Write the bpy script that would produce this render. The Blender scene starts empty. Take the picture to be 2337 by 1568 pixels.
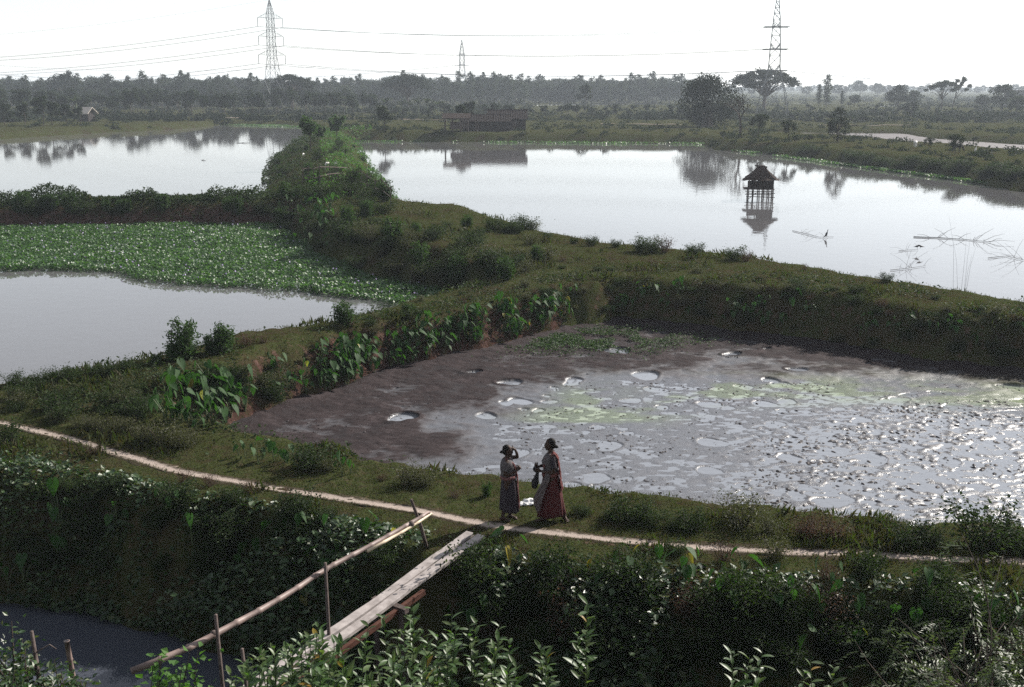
import bpy, bmesh, math, random
import numpy as np
from mathutils import Vector, Matrix

# ------------------------------------------------------------------ camera, sky, sun, exposure
SC = bpy.context.scene
COL = SC.collection
FPX, CAMZ = 1080.0, 8.3
PITCH = math.atan((343.5 - 86.0) / FPX)
VS = 2336.0 / 1024.0
cam_d = bpy.data.cameras.new('camera')
cam_d.sensor_width = 36.0
cam_d.lens = 36.0 * FPX / 1024.0
cam_d.clip_start = 0.1
cam_d.clip_end = 9000
cam = bpy.data.objects.new('camera', cam_d)
COL.objects.link(cam)
cam.location = (0, 0, CAMZ)
cam.rotation_euler = (math.pi / 2 - PITCH, 0, 0)
SC.camera = cam

SUN_AZ, SUN_EL = math.radians(51), math.radians(32)     # azimuth from +Y towards +X
wd = bpy.data.worlds.new('World')
SC.world = wd
wd.use_nodes = True
nt = wd.node_tree
bg = nt.nodes['Background']
sky = nt.nodes.new('ShaderNodeTexSky')
sky.sky_type = 'NISHITA'
sky.sun_disc = False
sky.sun_elevation = SUN_EL
sky.sun_rotation = SUN_AZ
sky.altitude = 0
sky.air_density = 1.0
sky.dust_density = 0.35
sky.ozone_density = 2.5
hsv = nt.nodes.new('ShaderNodeHueSaturation')        # thin high haze: a paler sky all over
hsv.inputs['Saturation'].default_value = 0.28
nt.links.new(sky.outputs[0], hsv.inputs['Color'])
nt.links.new(hsv.outputs[0], bg.inputs[0])
bg.inputs[1].default_value = 0.088

sl = bpy.data.lights.new('sun', 'SUN')
sl.energy = 5.0
sl.angle = math.radians(0.5)
sl.color = (1.0, 0.94, 0.86)
so = bpy.data.objects.new('sun', sl)
COL.objects.link(so)
sdir = Vector((math.sin(SUN_AZ) * math.cos(SUN_EL), math.cos(SUN_AZ) * math.cos(SUN_EL), math.sin(SUN_EL)))
so.rotation_euler = sdir.to_track_quat('Z', 'Y').to_euler()
so.location = (60, 60, 80)

vw = SC.view_settings
vw.view_transform = 'Standard'
vw.look = 'None'
vw.gamma = 1.0
vw.exposure = 1.05
vw.use_curve_mapping = False
SC.cycles.use_denoising = False
SC.cycles.max_bounces = 8
SC.cycles.transparent_max_bounces = 8
SC.cycles.volume_bounces = 1
SC.cycles.caustics_reflective = False
SC.cycles.caustics_refractive = False
SC.cycles.sample_clamp_indirect = 8

# ------------------------------------------------------------------ helpers
RNG = np.random.default_rng(7)
R = random.Random(11)


def tag(o, label=None, cat=None, group=None, kind=None):
    if label: o['label'] = label
    if cat: o['category'] = cat
    if group: o['group'] = group
    if kind: o['kind'] = kind
    return o


def empty(name, loc=(0, 0, 0), rz=0.0, s=1.0):
    o = bpy.data.objects.new(name, None)
    o.empty_display_size = 0.2
    COL.objects.link(o)
    o.location = loc
    o.rotation_euler = (0, 0, rz)
    o.scale = (s, s, s) if not hasattr(s, '__len__') else s
    return o


def link(name, me, parent=None):
    o = bpy.data.objects.new(name, me)
    COL.objects.link(o)
    if parent is not None: o.parent = parent
    return o


def npmesh(name, V, F, mat, smooth=False, attrs=None):
    """V (n,3), F (m,k) index array -> mesh, fast"""
    V = np.asarray(V, np.float32); F = np.asarray(F, np.int32)
    me = bpy.data.meshes.new(name)
    k = F.shape[1]
    me.vertices.add(len(V)); me.vertices.foreach_set('co', V.ravel())
    me.loops.add(F.size); me.loops.foreach_set('vertex_index', F.ravel())
    me.polygons.add(len(F))
    me.polygons.foreach_set('loop_start', np.arange(0, F.size, k, dtype=np.int32))
    me.polygons.foreach_set('use_smooth', np.full(len(F), smooth, dtype=bool))
    if attrs:
        for an, av in attrs.items():
            a = me.attributes.new(an, 'FLOAT', 'POINT')
            a.data.foreach_set('value', np.asarray(av, np.float32))
    me.update(calc_edges=True)
    if mat is not None: me.materials.append(mat)
    return me


class MB:
    """collects shapes into one mesh"""
    def __init__(s): s.v = []; s.f = []

    def add(s, V, F):
        b = len(s.v)
        s.v.extend([tuple(p) for p in V])
        s.f.extend([tuple(i + b for i in f) for f in F])
        return s

    def box(s, c, size, rot=None):
        sx, sy, sz = [q / 2 for q in size]
        P = [Vector((x, y, z)) for z in (-sz, sz) for y in (-sy, sy) for x in (-sx, sx)]
        if rot is not None: P = [rot @ p for p in P]
        c = Vector(c)
        return s.add([p + c for p in P], [(0, 2, 3, 1), (4, 5, 7, 6), (0, 1, 5, 4), (2, 6, 7, 3), (0, 4, 6, 2), (1, 3, 7, 5)])

    def tube(s, pts, rad, n=6, cap=True):
        pts = [Vector(p) for p in pts]
        if not hasattr(rad, '__len__'): rad = [rad] * len(pts)
        V, F = [], []
        prev = None
        for i, p in enumerate(pts):
            d = (pts[min(i + 1, len(pts) - 1)] - pts[max(i - 1, 0)])
            if d.length < 1e-9: d = Vector((0, 0, 1))
            d.normalize()
            if prev is None:
                a = d.orthogonal().normalized()
            else:
                a = (prev - d * prev.dot(d))
                a = a.normalized() if a.length > 1e-6 else d.orthogonal().normalized()
            prev = a
            b = d.cross(a)
            for k in range(n):
                t = 2 * math.pi * k / n
                V.append(p + (a * math.cos(t) + b * math.sin(t)) * rad[i])
        for i in range(len(pts) - 1):
            for k in range(n):
                k2 = (k + 1) % n
                F.append((i * n + k, i * n + k2, (i + 1) * n + k2, (i + 1) * n + k))
        if cap:
            F.append(tuple(range(n - 1, -1, -1)))
            m = (len(pts) - 1) * n
            F.append(tuple(m + k for k in range(n)))
        return s.add(V, F)

    def ball(s, c, r, nu=12, nv=8, rot=None):
        rx, ry, rz = r if hasattr(r, '__len__') else (r, r, r)
        V = [Vector((0, 0, rz))]; F = []
        for i in range(1, nv):
            ph = math.pi * i / nv
            for k in range(nu):
                t = 2 * math.pi * k / nu
                V.append(Vector((rx * math.sin(ph) * math.cos(t), ry * math.sin(ph) * math.sin(t), rz * math.cos(ph))))
        V.append(Vector((0, 0, -rz)))
        for k in range(nu):
            F.append((0, 1 + k, 1 + (k + 1) % nu))
            last = 1 + (nv - 2) * nu
            F.append((len(V) - 1, last + (k + 1) % nu, last + k))
        for i in range(nv - 2):
            for k in range(nu):
                a = 1 + i * nu + k; b = 1 + i * nu + (k + 1) % nu
                F.append((a, a + nu, b + nu, b))
        if rot is not None: V = [rot @ p for p in V]
        c = Vector(c)
        return s.add([p + c for p in V], F)

    def mesh(s, name, mat, smooth=False):
        me = bpy.data.meshes.new(name)
        me.from_pydata(s.v, [], s.f)
        if smooth: me.polygons.foreach_set('use_smooth', np.ones(len(me.polygons), bool))
        me.materials.append(mat)
        me.update()
        return me

    def build(s, name, mat, parent=None, smooth=False):
        return link(name, s.mesh(name, mat, smooth), parent)


# value noise -------------------------------------------------------
def vnoise(x, y, seed=0):
    ix = np.floor(x); iy = np.floor(y)
    fx = x - ix; fy = y - iy
    fx = fx * fx * (3 - 2 * fx); fy = fy * fy * (3 - 2 * fy)

    def h(a, b):
        q = np.sin(a * 127.1 + b * 311.7 + seed * 74.7) * 43758.5453
        return q - np.floor(q)
    return (h(ix, iy) * (1 - fx) + h(ix + 1, iy) * fx) * (1 - fy) + (h(ix, iy + 1) * (1 - fx) + h(ix + 1, iy + 1) * fx) * fy


def fbm(x, y, o=4, seed=0):
    s = 0; a = .5; n = 0
    for i in range(o):
        s = s + a * vnoise(x * 2 ** i + 17.3 * i, y * 2 ** i - 9.1 * i, seed + i); n += a; a *= .5
    return s / n


def sstep(a, b, x):
    t = np.clip((x - a) / (b - a), 0, 1)
    return t * t * (3 - 2 * t)


# rays: picture position (in 2336-wide view units) to a point at height z
def ray(vx, vy):
    dx = (vx / VS - 512) / FPX; dy = (343.5 - vy / VS) / FPX
    return dx, math.cos(PITCH) + dy * math.sin(PITCH), -math.sin(PITCH) + dy * math.cos(PITCH)


def at(vx, vy, z):
    a, b, c = ray(vx, vy)
    t = (z - CAMZ) / c
    return Vector((a * t, b * t, z))


def atd(vx, vy, Y):
    """point on the view ray at world distance Y"""
    a, b, c = ray(vx, vy)
    t = Y / b
    return Vector((a * t, Y, CAMZ + c * t))


# ------------------------------------------------------------------ ponds and terrain
ZA, ZB, ZC, ZD, ZE, ZF = -0.9, -1.1, -0.9, -1.4, -2.2, -0.5
PA = [(-75, 76), (-37.9, 78.5), (-19.3, 82.5), (-21.5, 95), (-23.8, 106), (-27.2, 121.4), (-32.5, 153.5), (-39.7, 208), (-46, 246),
      (-50, 262), (-71.1, 267.5), (-71, 257), (-73.5, 240.2), (-84.1, 218), (-90.7, 194.5), (-120, 150), (-120, 90)]
PB = [(-60, 72), (-34.5, 72.7), (-17.1, 74.1), (-15.5, 73.3), (-14.3, 68.9), (-11, 59.9), (-6.7, 52.9), (-3.4, 48.9), (-1.4, 47.0),
      (-2.6, 45.4), (-4.4, 43.0), (-5.8, 40.6), (-7.4, 38.2), (-10, 36), (-10.7, 34.5), (-11.8, 33.4), (-12.9, 31.8), (-15.5, 30.5),
      (-22, 29), (-40, 27), (-60, 30)]
PC = [(-26.8, 188.2), (-25.2, 176.8), (-18.4, 135.6), (-13.6, 109.8), (-9.3, 85.3), (-7.7, 79.3), (-4.7, 73.7), (-1.2, 71.5), (1.2, 65),
      (3.4, 60.6), (6.5, 56.7), (12.3, 52.9), (16.6, 46.8), (19.6, 44.0), (21.3, 41.8), (27, 38.6), (40, 34), (60, 32), (62, 60), (49, 80),
      (45.3, 96.1), (45.6, 109.8), (41.7, 124.7), (35.8, 153.5), (30, 160), (31, 179.5), (2.3, 183.8)]
PD = [(-8.4, 29.0), (-7.7, 29.9), (-6.4, 32.6), (-4.7, 35.2), (-2.6, 37.5), (-0.3, 39.5), (2.3, 42.5), (4.7, 44.4), (7, 42.9), (9.2, 41.7),
      (12.3, 40.2), (14.9, 37.6), (18.1, 35.7), (24, 33), (34, 30), (46, 28), (46, 20.2), (20, 20.2), (11.2, 20.4), (8, 20.8), (6.2, 21.3), (4.8, 21.7), (2.4, 22.4),
      (1.4, 22.7), (-.3, 23.4), (-1.8, 24), (-3.3, 24.8), (-4.5, 25.6), (-6.2, 26.3), (-8.2, 27.7)]
PE = [(-40, 27.5), (-18, 22.8), (-10.7, 20.8), (-8.8, 20.3), (-6.6, 19.4), (-4.7, 18.3), (-2.5, 17.0), (0.5, 15.9), (4, 15.2), (9, 14.8), (18, 14.6), (40, 14.2),
      (40, 11), (12, 10.5), (4, 10.5), (-1, 11), (-4.6, 12.0), (-8, 13.2), (-14, 15.5), (-40, 20)]
PF = [tuple(at(a, b, ZF)[:2]) for a, b in [(1691, 302), (1811, 303), (2057, 305), (2150, 318), (2336, 331), (2500, 345), (2500, 372), (2336, 356), (2124, 338), (1934, 318), (1691, 306)]]
PONDS = [(PA, ZA, .42), (PB, ZB, 1.0), (PC, ZC, .62), (PD, ZD, 1.5), (PE, ZE, 1.4), (PF, ZF, .4)]
STRIPS = []
for _x0, _x1, _y0, _y1 in [(1215, 1425, 238, 242.5), (1432, 1500, 238.5, 242), (1540, 1600, 238.5, 242), (1812, 1925, 235, 239.6), (2010, 2060, 240, 244)]:
    STRIPS.append([tuple(at(a, b, -.3)[:2]) for a, b in [(_x0, _y0), (_x1, _y0), (_x1, _y1), (_x0, _y1)]])
    PONDS.append((STRIPS[-1], -.3, .12))

CAPS = np.array([(-30, 30, 0), (-13, 26, 0), (-10.8, 24.7, 0), (-7, 22.5, 0), (-4.3, 21.3, 0), (-1.7, 20.3, 0), (0.3, 19.5, 0), (2.7, 18.8, 0), (5, 18.4, 0), (8, 18.2, 0), (14, 18, 0), (28, 18, 0),
                 (-14.4, 29.3, .15), (-11.8, 30.8, .3), (-10.7, 32.2, .35), (-8.9, 35, .4), (-6.3, 37.2, .3), (-4.7, 39.6, .2), (-2.9, 41.7, .15), (1.4, 45.6, .25),
                 (-4, 55, .8), (1.9, 58.3, .6), (-4, 66, 1.0), (-1, 62, .8), (5.2, 54.7, .5), (11, 51, .5), (15.2, 44.5, .5), (19.2, 39.4, .3), (26, 35.5, .25), (40, 32, .25),
                 (-12, 80, 1.2), (-16, 95, 1.2), (-20, 115, 1.2), (-26, 145, 1.1), (-32, 180, .9), (-40, 76, .25), (-20, 77, .45), (-60, 75, .3),
                 (-60, 300, 0), (0, 230, .2), (60, 250, 0), (60, 110, .7), (47, 150, .6), (40, 175, .5), (-95, 220, .3), (-100, 180, .4), (300, 300, .2), (-300, 300, .2), (0, 600, 0)])


def sdpoly(x, y, P):
    """signed distance to polygon, negative inside"""
    P = np.asarray(P, float); n = len(P)
    d = np.full(x.shape, 1e18); ins = np.zeros(x.shape, bool)
    for i in range(n):
        ax, ay = P[i]; bx, by = P[(i + 1) % n]
        ex, ey = bx - ax, by - ay
        t = np.clip(((x - ax) * ex + (y - ay) * ey) / (ex * ex + ey * ey), 0, 1)
        d = np.minimum(d, (x - ax - t * ex) ** 2 + (y - ay - t * ey) ** 2)
        c = ((ay > y) != (by > y))
        if ey != 0:
            ins ^= c & (x < ex * (y - ay) / ey + ax)
    d = np.sqrt(d)
    return np.where(ins, -d, d)


def terrain(x, y):
    w = np.zeros(x.shape); s = np.zeros(x.shape)
    for cx, cy, cz in CAPS:
        q = 1.0 / ((x - cx) ** 2 + (y - cy) ** 2 + .3) ** 1.5
        w += q; s += q * cz
    far = sstep(60, 160, y)
    cap = s / w + (fbm(x * .35, y * .35, 3, 3) - .5) * (.10 + .3 * far) + (fbm(x * .03, y * .03, 3, 8) - .5) * .9 * sstep(180, 320, y)
    z = cap
    sds = []
    nz = (fbm(x * .55, y * .55, 3, 21) - .5)
    nz2 = (fbm(x * 1.9, y * 1.9, 3, 31) - .5)
    for i, (P, zw, sl_) in enumerate(PONDS):
        d = sdpoly(x, y, P)
        sds.append(d)
        dd = d + nz * (.8 + 2.1 * far) + nz2 * .55
        h = np.where(dd > 0, zw + dd * sl_, zw + np.maximum(dd * .6, -.9))
        k = .22
        q = np.clip(.5 + .5 * (h - z) / k, 0, 1)
        z = h * q * 0 + (h * (1 - q) + z * q - k * q * (1 - q))
    # camera embankment
    z = z + np.clip((7.6 - y) * .95, 0, 7.9)
    return z, sds


class Grid:
    def __init__(s, x0, x1, y0, y1, st):
        s.x0, s.y0, s.st = x0, y0, st
        s.nx = int((x1 - x0) / st) + 1; s.ny = int((y1 - y0) / st) + 1
        X, Y = np.meshgrid(x0 + np.arange(s.nx) * st, y0 + np.arange(s.ny) * st)
        z, sds = terrain(X, Y)
        s.a = [z] + sds

    def q(s, x, y, i=0):
        fx = np.clip((x - s.x0) / s.st, 0, s.nx - 1.001); fy = np.clip((y - s.y0) / s.st, 0, s.ny - 1.001)
        ix = fx.astype(int); iy = fy.astype(int); fx = fx - ix; fy = fy - iy
        a = s.a[i]
        return (a[iy, ix] * (1 - fx) + a[iy, ix + 1] * fx) * (1 - fy) + (a[iy + 1, ix] * (1 - fx) + a[iy + 1, ix + 1] * fx) * fy


G1 = Grid(-48, 48, 0, 112, .22)
G2 = Grid(-420, 420, 80, 760, 1.6)


def field(x, y, i=0):
    x = np.asarray(x, float); y = np.asarray(y, float)
    near = (np.abs(x) < 47.5) & (y < 111)
    far = G2.q(x, y, i)
    return np.where(near, G1.q(x, y, i), far)


def hz(x, y):
    return float(field(np.array([x]), np.array([y]))[0])


def G(vx, vy, tmax=900):
    """ground point seen at a picture position"""
    a, b, c = ray(vx, vy)
    t = 9 * (tmax / 9) ** np.linspace(0, 1, 2500)
    z = CAMZ + c * t
    g = field(a * t, b * t)
    k = np.argmax(z < g) if np.any(z < g) else len(t) - 1
    return Vector((a * t[k], b * t[k], float(g[k])))


# ------------------------------------------------------------------ materials
MATS = {}


def mat(name):
    m = bpy.data.materials.new(name)
    m.use_nodes = True
    n = m.node_tree.nodes; l = m.node_tree.links
    p = n['Principled BSDF']
    MATS[name] = m
    return m, n, l, p


def ramp(n, stops):
    r = n.new('ShaderNodeValToRGB')
    e = r.color_ramp.elements
    while len(e) < len(stops): e.new(.5)
    for el, (pos, c) in zip(e, stops):
        el.position = pos; el.color = (*c, 1)
    return r


def noise(n, l, scale, detail=4, coord='pos', rough=.55):
    t = n.new('ShaderNodeTexNoise')
    t.inputs['Scale'].default_value = scale; t.inputs['Detail'].default_value = detail; t.inputs['Roughness'].default_value = rough
    if coord == 'pos':
        g = n.new('ShaderNodeNewGeometry'); l.new(g.outputs['Position'], t.inputs['Vector'])
    else:
        g = n.new('ShaderNodeTexCoord'); l.new(g.outputs['Object'], t.inputs['Vector'])
    return t


def mixc(n, l, fac, a, b, mode='MIX'):
    m = n.new('ShaderNodeMix'); m.data_type = 'RGBA'; m.blend_type = mode
    for sock, v in ((m.inputs[0], fac), (m.inputs[6], a), (m.inputs[7], b)):
        if hasattr(v, 'is_output') or hasattr(v, 'links'): l.new(v, sock)
        elif isinstance(v, (int, float)): sock.default_value = v
        else: sock.default_value = (*v, 1)
    return m.outputs[2]


def bump(n, l, p, h, strength=.3, dist=.05):
    b = n.new('ShaderNodeBump')
    b.inputs['Strength'].default_value = strength; b.inputs['Distance'].default_value = dist
    l.new(h, b.inputs['Height']); l.new(b.outputs[0], p.inputs['Normal'])


def leaf_mat(name, cols, trans=.35, rough=.42, spec=.5, tcol=None, big=False):
    m, n, l, p = mat(name)
    g = n.new('ShaderNodeNewGeometry')
    oi = n.new('ShaderNodeObjectInfo')
    ad = n.new('ShaderNodeMath'); ad.operation = 'MULTIPLY_ADD'
    l.new(oi.outputs['Random'], ad.inputs[0]); ad.inputs[1].default_value = .28
    ml = n.new('ShaderNodeMath'); ml.operation = 'MULTIPLY'; ml.inputs[1].default_value = .72
    l.new(g.outputs['Random Per Island'], ml.inputs[0]); l.new(ml.outputs[0], ad.inputs[2])
    k = len(cols)
    r = ramp(n, [(i / (k - 1), c) for i, c in enumerate(cols)])
    l.new(ad.outputs[0], r.inputs[0])
    l.new(r.outputs[0], p.inputs['Base Color'])
    if big:        # blotches and veins of tone within one large leaf
        tn = noise(n, l, 11, 4)
        rb = mixc(n, l, .75, r.outputs[0], ramp_of(n, l, tn, [(.3, (.45, .5, .4)), (.7, (1.35, 1.3, 1.1))]), 'MULTIPLY')
        l.new(rb, p.inputs['Base Color'])
    p.inputs['Roughness'].default_value = rough
    p.inputs['Specular IOR Level'].default_value = spec
    tr = n.new('ShaderNodeBsdfTranslucent')
    l.new(mixc(n, l, 1.0, r.outputs[0], tcol or (1.5, 1.7, .7), 'MULTIPLY'), tr.inputs[0])
    mx = n.new('ShaderNodeMixShader'); mx.inputs[0].default_value = trans
    l.new(p.outputs[0], mx.inputs[1]); l.new(tr.outputs[0], mx.inputs[2])
    l.new(mx.outputs[0], n['Material Output'].inputs[0])
    return m


def plain(name, c1, c2, scale=6, rough=.7, spec=.4, bumpk=.0, coord='obj'):
    m, n, l, p = mat(name)
    t = noise(n, l, scale, 5, coord)
    r = ramp(n, [(.3, c1), (.7, c2)])
    l.new(t.outputs[0], r.inputs[0]); l.new(r.outputs[0], p.inputs['Base Color'])
    p.inputs['Roughness'].default_value = rough; p.inputs['Specular IOR Level'].default_value = spec
    if bumpk: bump(n, l, p, t.outputs[0], bumpk, .03)
    return m


def m_ground():
    m, n, l, p = mat('earth_and_turf')
    a = noise(n, l, .45, 6); b = noise(n, l, 3.5, 6); c = noise(n, l, 22, 4)
    grass = ramp(n, [(.30, (.030, .022, .016)), (.42, (.036, .031, .017)), (.54, (.032, .040, .015)), (.64, (.050, .043, .025)), (.8, (.070, .053, .036))])
    l.new(mixc(n, l, .5, a.outputs[0], b.outputs[0]), grass.inputs[0])
    g2 = mixc(n, l, .55, grass.outputs[0], ramp_of(n, l, c, [(.3, (.35, .35, .3)), (.7, (1.5, 1.5, 1.4))]), 'MULTIPLY')
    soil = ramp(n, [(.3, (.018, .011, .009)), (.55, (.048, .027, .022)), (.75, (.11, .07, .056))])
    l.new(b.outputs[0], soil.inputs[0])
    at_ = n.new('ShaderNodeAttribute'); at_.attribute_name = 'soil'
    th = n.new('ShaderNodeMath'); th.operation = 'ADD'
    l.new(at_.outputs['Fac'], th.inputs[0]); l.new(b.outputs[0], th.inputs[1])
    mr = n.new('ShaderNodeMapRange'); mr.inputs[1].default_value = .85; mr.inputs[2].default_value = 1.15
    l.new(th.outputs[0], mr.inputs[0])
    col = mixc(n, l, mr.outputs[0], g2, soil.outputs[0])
    l.new(col, p.inputs['Base Color'])
    p.inputs['Roughness'].default_value = .95; p.inputs['Specular IOR Level'].default_value = 0.0
    bump(n, l, p, mixc(n, l, .5, b.outputs[0], c.outputs[0]), .7, .12)
    return m


def ramp_of(n, l, t, stops):
    r = ramp(n, stops); l.new(t.outputs[0], r.inputs[0]); return r.outputs[0]


def m_water(name, c, rough=.03, rip=.005, scale=1.2, algae=False):
    m, n, l, p = mat(name)
    p.inputs['Base Color'].default_value = (*c, 1)
    p.inputs['IOR'].default_value = 1.33
    p.inputs['Roughness'].default_value = rough
    if algae:
        at_ = n.new('ShaderNodeAttribute'); at_.attribute_name = 'algae'
        l.new(mixc(n, l, at_.outputs['Fac'], c, (.22, .27, .13)), p.inputs['Base Color'])
    t = noise(n, l, scale, 3)
    bump(n, l, p, t.outputs[0], 1.0, rip)
    return m


def m_mud():
    m, n, l, p = mat('wet_mud')
    a = noise(n, l, 1.3, 6); b = noise(n, l, 16, 6, 'pos', .7)
    col = ramp(n, [(.32, (.010, .0075, .008)), (.5, (.024, .018, .0185)), (.68, (.052, .041, .042))])
    l.new(mixc(n, l, .5, a.outputs[0], b.outputs[0]), col.inputs[0])
    fine = noise(n, l, 55, 5, 'pos', .75)
    g = n.new('ShaderNodeNewGeometry'); sx = n.new('ShaderNodeSeparateXYZ'); l.new(g.outputs['Position'], sx.inputs[0])
    mr = n.new('ShaderNodeMapRange'); mr.inputs[1].default_value = ZD + .012; mr.inputs[2].default_value = ZD + .075
    l.new(sx.outputs[2], mr.inputs[0])
    ad = n.new('ShaderNodeMath'); ad.operation = 'MULTIPLY_ADD'; ad.inputs[1].default_value = .5; l.new(a.outputs[0], ad.inputs[0]); ad.inputs[2].default_value = -.25
    a2 = n.new('ShaderNodeMath'); a2.operation = 'ADD'; a2.use_clamp = True; l.new(mr.outputs[0], a2.inputs[0]); l.new(ad.outputs[0], a2.inputs[1])
    rr = n.new('ShaderNodeMapRange'); rr.inputs[3].default_value = .32; rr.inputs[4].default_value = .85
    l.new(a2.outputs[0], rr.inputs[0]); l.new(rr.outputs[0], p.inputs['Roughness'])
    at_ = n.new('ShaderNodeAttribute'); at_.attribute_name = 'algae'
    c2 = mixc(n, l, a2.outputs[0], mixc(n, l, .5, (.14, .15, .17), col.outputs[0]), col.outputs[0])
    c3 = mixc(n, l, .85, mixc(n, l, at_.outputs['Fac'], c2, (.10, .13, .055)), ramp_of(n, l, fine, [(.36, (.25, .24, .24)), (.5, (1, 1, 1)), (.66, (1.6, 1.6, 1.65))]), 'MULTIPLY')
    l.new(c3, p.inputs['Base Color'])
    sr = n.new('ShaderNodeMapRange'); sr.inputs[3].default_value = .5; sr.inputs[4].default_value = .06
    l.new(a2.outputs[0], sr.inputs[0]); l.new(sr.outputs[0], p.inputs['Specular IOR Level'])
    bump(n, l, p, mixc(n, l, .5, b.outputs[0], fine.outputs[0]), .6, .03)
    return m


M_GROUND = m_ground()
M_MUD = m_mud()
M_WATER = m_water('pond_water', (.092, .09, .094))
M_PUDDLE = m_water('puddle_water', (.155, .165, .185), .04, .01, 4, True)
M_DITCH = m_water('ditch_water', (.048, .053, .068), .02, .002)
M_FLAT = plain('dried_mud_flat', (.045, .038, .041), (.07, .06, .063), .4, .75, .3, .2, 'pos')
def m_path():
    m, n, l, p = mat('trodden_path')
    a = noise(n, l, 5, 6, 'pos', .7); b = noise(n, l, 45, 4, 'pos', .7)
    pale = ramp(n, [(.3, (.20, .16, .135)), (.7, (.40, .34, .30))])
    l.new(mixc(n, l, .5, a.outputs[0], b.outputs[0]), pale.inputs[0])
    e = n.new('ShaderNodeAttribute'); e.attribute_name = 'edge'
    s = n.new('ShaderNodeMath'); s.operation = 'MULTIPLY_ADD'; s.inputs[1].default_value = 1.5; l.new(a.outputs[0], s.inputs[0]); l.new(e.outputs['Fac'], s.inputs[2])
    s2 = n.new('ShaderNodeMath'); s2.operation = 'MULTIPLY_ADD'; s2.inputs[1].default_value = .5; l.new(b.outputs[0], s2.inputs[0]); l.new(s.outputs[0], s2.inputs[2])
    r = n.new('ShaderNodeMapRange'); r.inputs[1].default_value = 1.26; r.inputs[2].default_value = 1.62; l.new(s2.outputs[0], r.inputs[0])
    l.new(mixc(n, l, r.outputs[0], pale.outputs[0], (.040, .033, .021)), p.inputs['Base Color'])
    p.inputs['Roughness'].default_value = .95; p.inputs['Specular IOR Level'].default_value = .03
    bump(n, l, p, b.outputs[0], .6, .03)
    return m


M_PATH = m_path()
M_GRASS = leaf_mat('grass_blades', [(.036, .028, .014), (.030, .032, .012), (.030, .045, .012), (.07, .054, .031)], .3, .7, .15)
M_CREEP = leaf_mat('creeper_leaves', [(.004, .010, .004), (.008, .022, .007), (.016, .040, .011), (.028, .062, .018), (.048, .075, .026), (.065, .06, .02)], .26, .45, .42)
M_BUSH = leaf_mat('bush_leaves', [(.008, .015, .005), (.015, .027, .009), (.024, .042, .012), (.038, .054, .018)], .28, .7, .15)
M_SPRIG = leaf_mat('sprig_leaves', [(.018, .038, .012), (.03, .06, .018), (.048, .085, .026)], .32, .65, .18)
M_LUSH = leaf_mat('lush_weeds', [(.026, .065, .014), (.042, .10, .02), (.065, .135, .03)], .36, .65, .18)
M_OLIVE = leaf_mat('olive_leaves', [(.028, .031, .013), (.045, .048, .02), (.066, .066, .03)], .35, .6, .3)
M_DRY = leaf_mat('dry_leaves', [(.036, .018, .013), (.06, .033, .022), (.085, .055, .032)], .3, .7, .2, (1.4, 1.2, .9))
M_TARO = leaf_mat('taro_leaves', [(.007, .022, .008), (.011, .034, .010), (.018, .052, .013), (.028, .07, .018)], .32, .68, .2, None, True)
M_TARO2 = leaf_mat('yellowed_leaves', [(.20, .16, .02), (.24, .14, .02), (.16, .2, .03)], .45, .4, .4)
M_HYA = leaf_mat('hyacinth_leaves', [(.024, .055, .02), (.038, .085, .03), (.055, .11, .04), (.075, .13, .055)], .36, .46, .4)
M_FLOWER = leaf_mat('lilac_petals', [(.35, .28, .5), (.5, .42, .65)], .3, .6, .3, (1, 1, 1))
M_TREE = leaf_mat('tree_leaves', [(.009, .015, .007), (.015, .024, .010), (.023, .034, .014)], .22, .8, .06)
M_TREE2 = leaf_mat('dark_tree_leaves', [(.006, .010, .005), (.010, .017, .008), (.017, .025, .010)], .18, .8, .06)
M_PALE = leaf_mat('pale_tree_leaves', [(.014, .02, .011), (.022, .03, .016), (.034, .042, .022)], .3, .8, .08)
M_NEEM = leaf_mat('neem_leaflets', [(.03, .05, .02), (.05, .07, .03), (.07, .09, .04)], .25, .52, .4)
M_BROAD = leaf_mat('broad_leaves', [(.012, .03, .010), (.025, .06, .016), (.045, .092, .024), (.08, .105, .042), (.11, .118, .075)], .36, .45, .4, None, True)
M_BARK = plain('bark', (.035, .027, .022), (.09, .07, .058), 5, .9, .2, .4)
M_STEM = plain('green_stem', (.04, .06, .02), (.07, .09, .035), 8, .6)
M_BAMBOO = plain('bamboo', (.12, .085, .075), (.22, .16, .142), 7, .55, .35, .15)
M_BAMBOOL = plain('pale_split_bamboo', (.45, .36, .26), (.6, .5, .36), 6, .6)
M_POST = plain('weathered_post', (.05, .038, .034), (.11, .085, .078), 9, .9, .2, .4)
M_PLANK = plain('weathered_plank', (.20, .175, .165), (.40, .36, .345), 5.0, .85, .25, .3)
M_RUST = plain('rusty_beam', (.045, .018, .012), (.085, .034, .022), 5, .8, .2, .3)
M_STEEL = plain('galvanised_steel', (.10, .105, .11), (.16, .165, .17), 2, .5, .5)
M_WIRE = plain('cable', (.06, .06, .065), (.09, .09, .095), 2, .6)
M_THATCH = plain('dark_thatch', (.028, .02, .017), (.06, .045, .04), 12, .95, .1, .6)
M_THATCHL = plain('pale_thatch', (.34, .30, .26), (.5, .45, .4), 6, .95, .1, .4)
M_TILE = plain('roof_tile', (.024, .018, .017), (.046, .032, .030), 3, .85, .2, .3)
M_WALL = plain('dark_mat_wall', (.022, .018, .017), (.05, .042, .04), 9, .9, .1, .4)
M_PLASTER = plain('grey_plaster', (.14, .13, .13), (.2, .19, .185), 2, .9, .1)
M_SKIN = plain('brown_skin', (.030, .016, .012), (.046, .025, .018), 10, .65, .2)
M_HAIR = plain('black_hair', (.005, .004, .004), (.010, .008, .008), 30, .75, .15)
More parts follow.
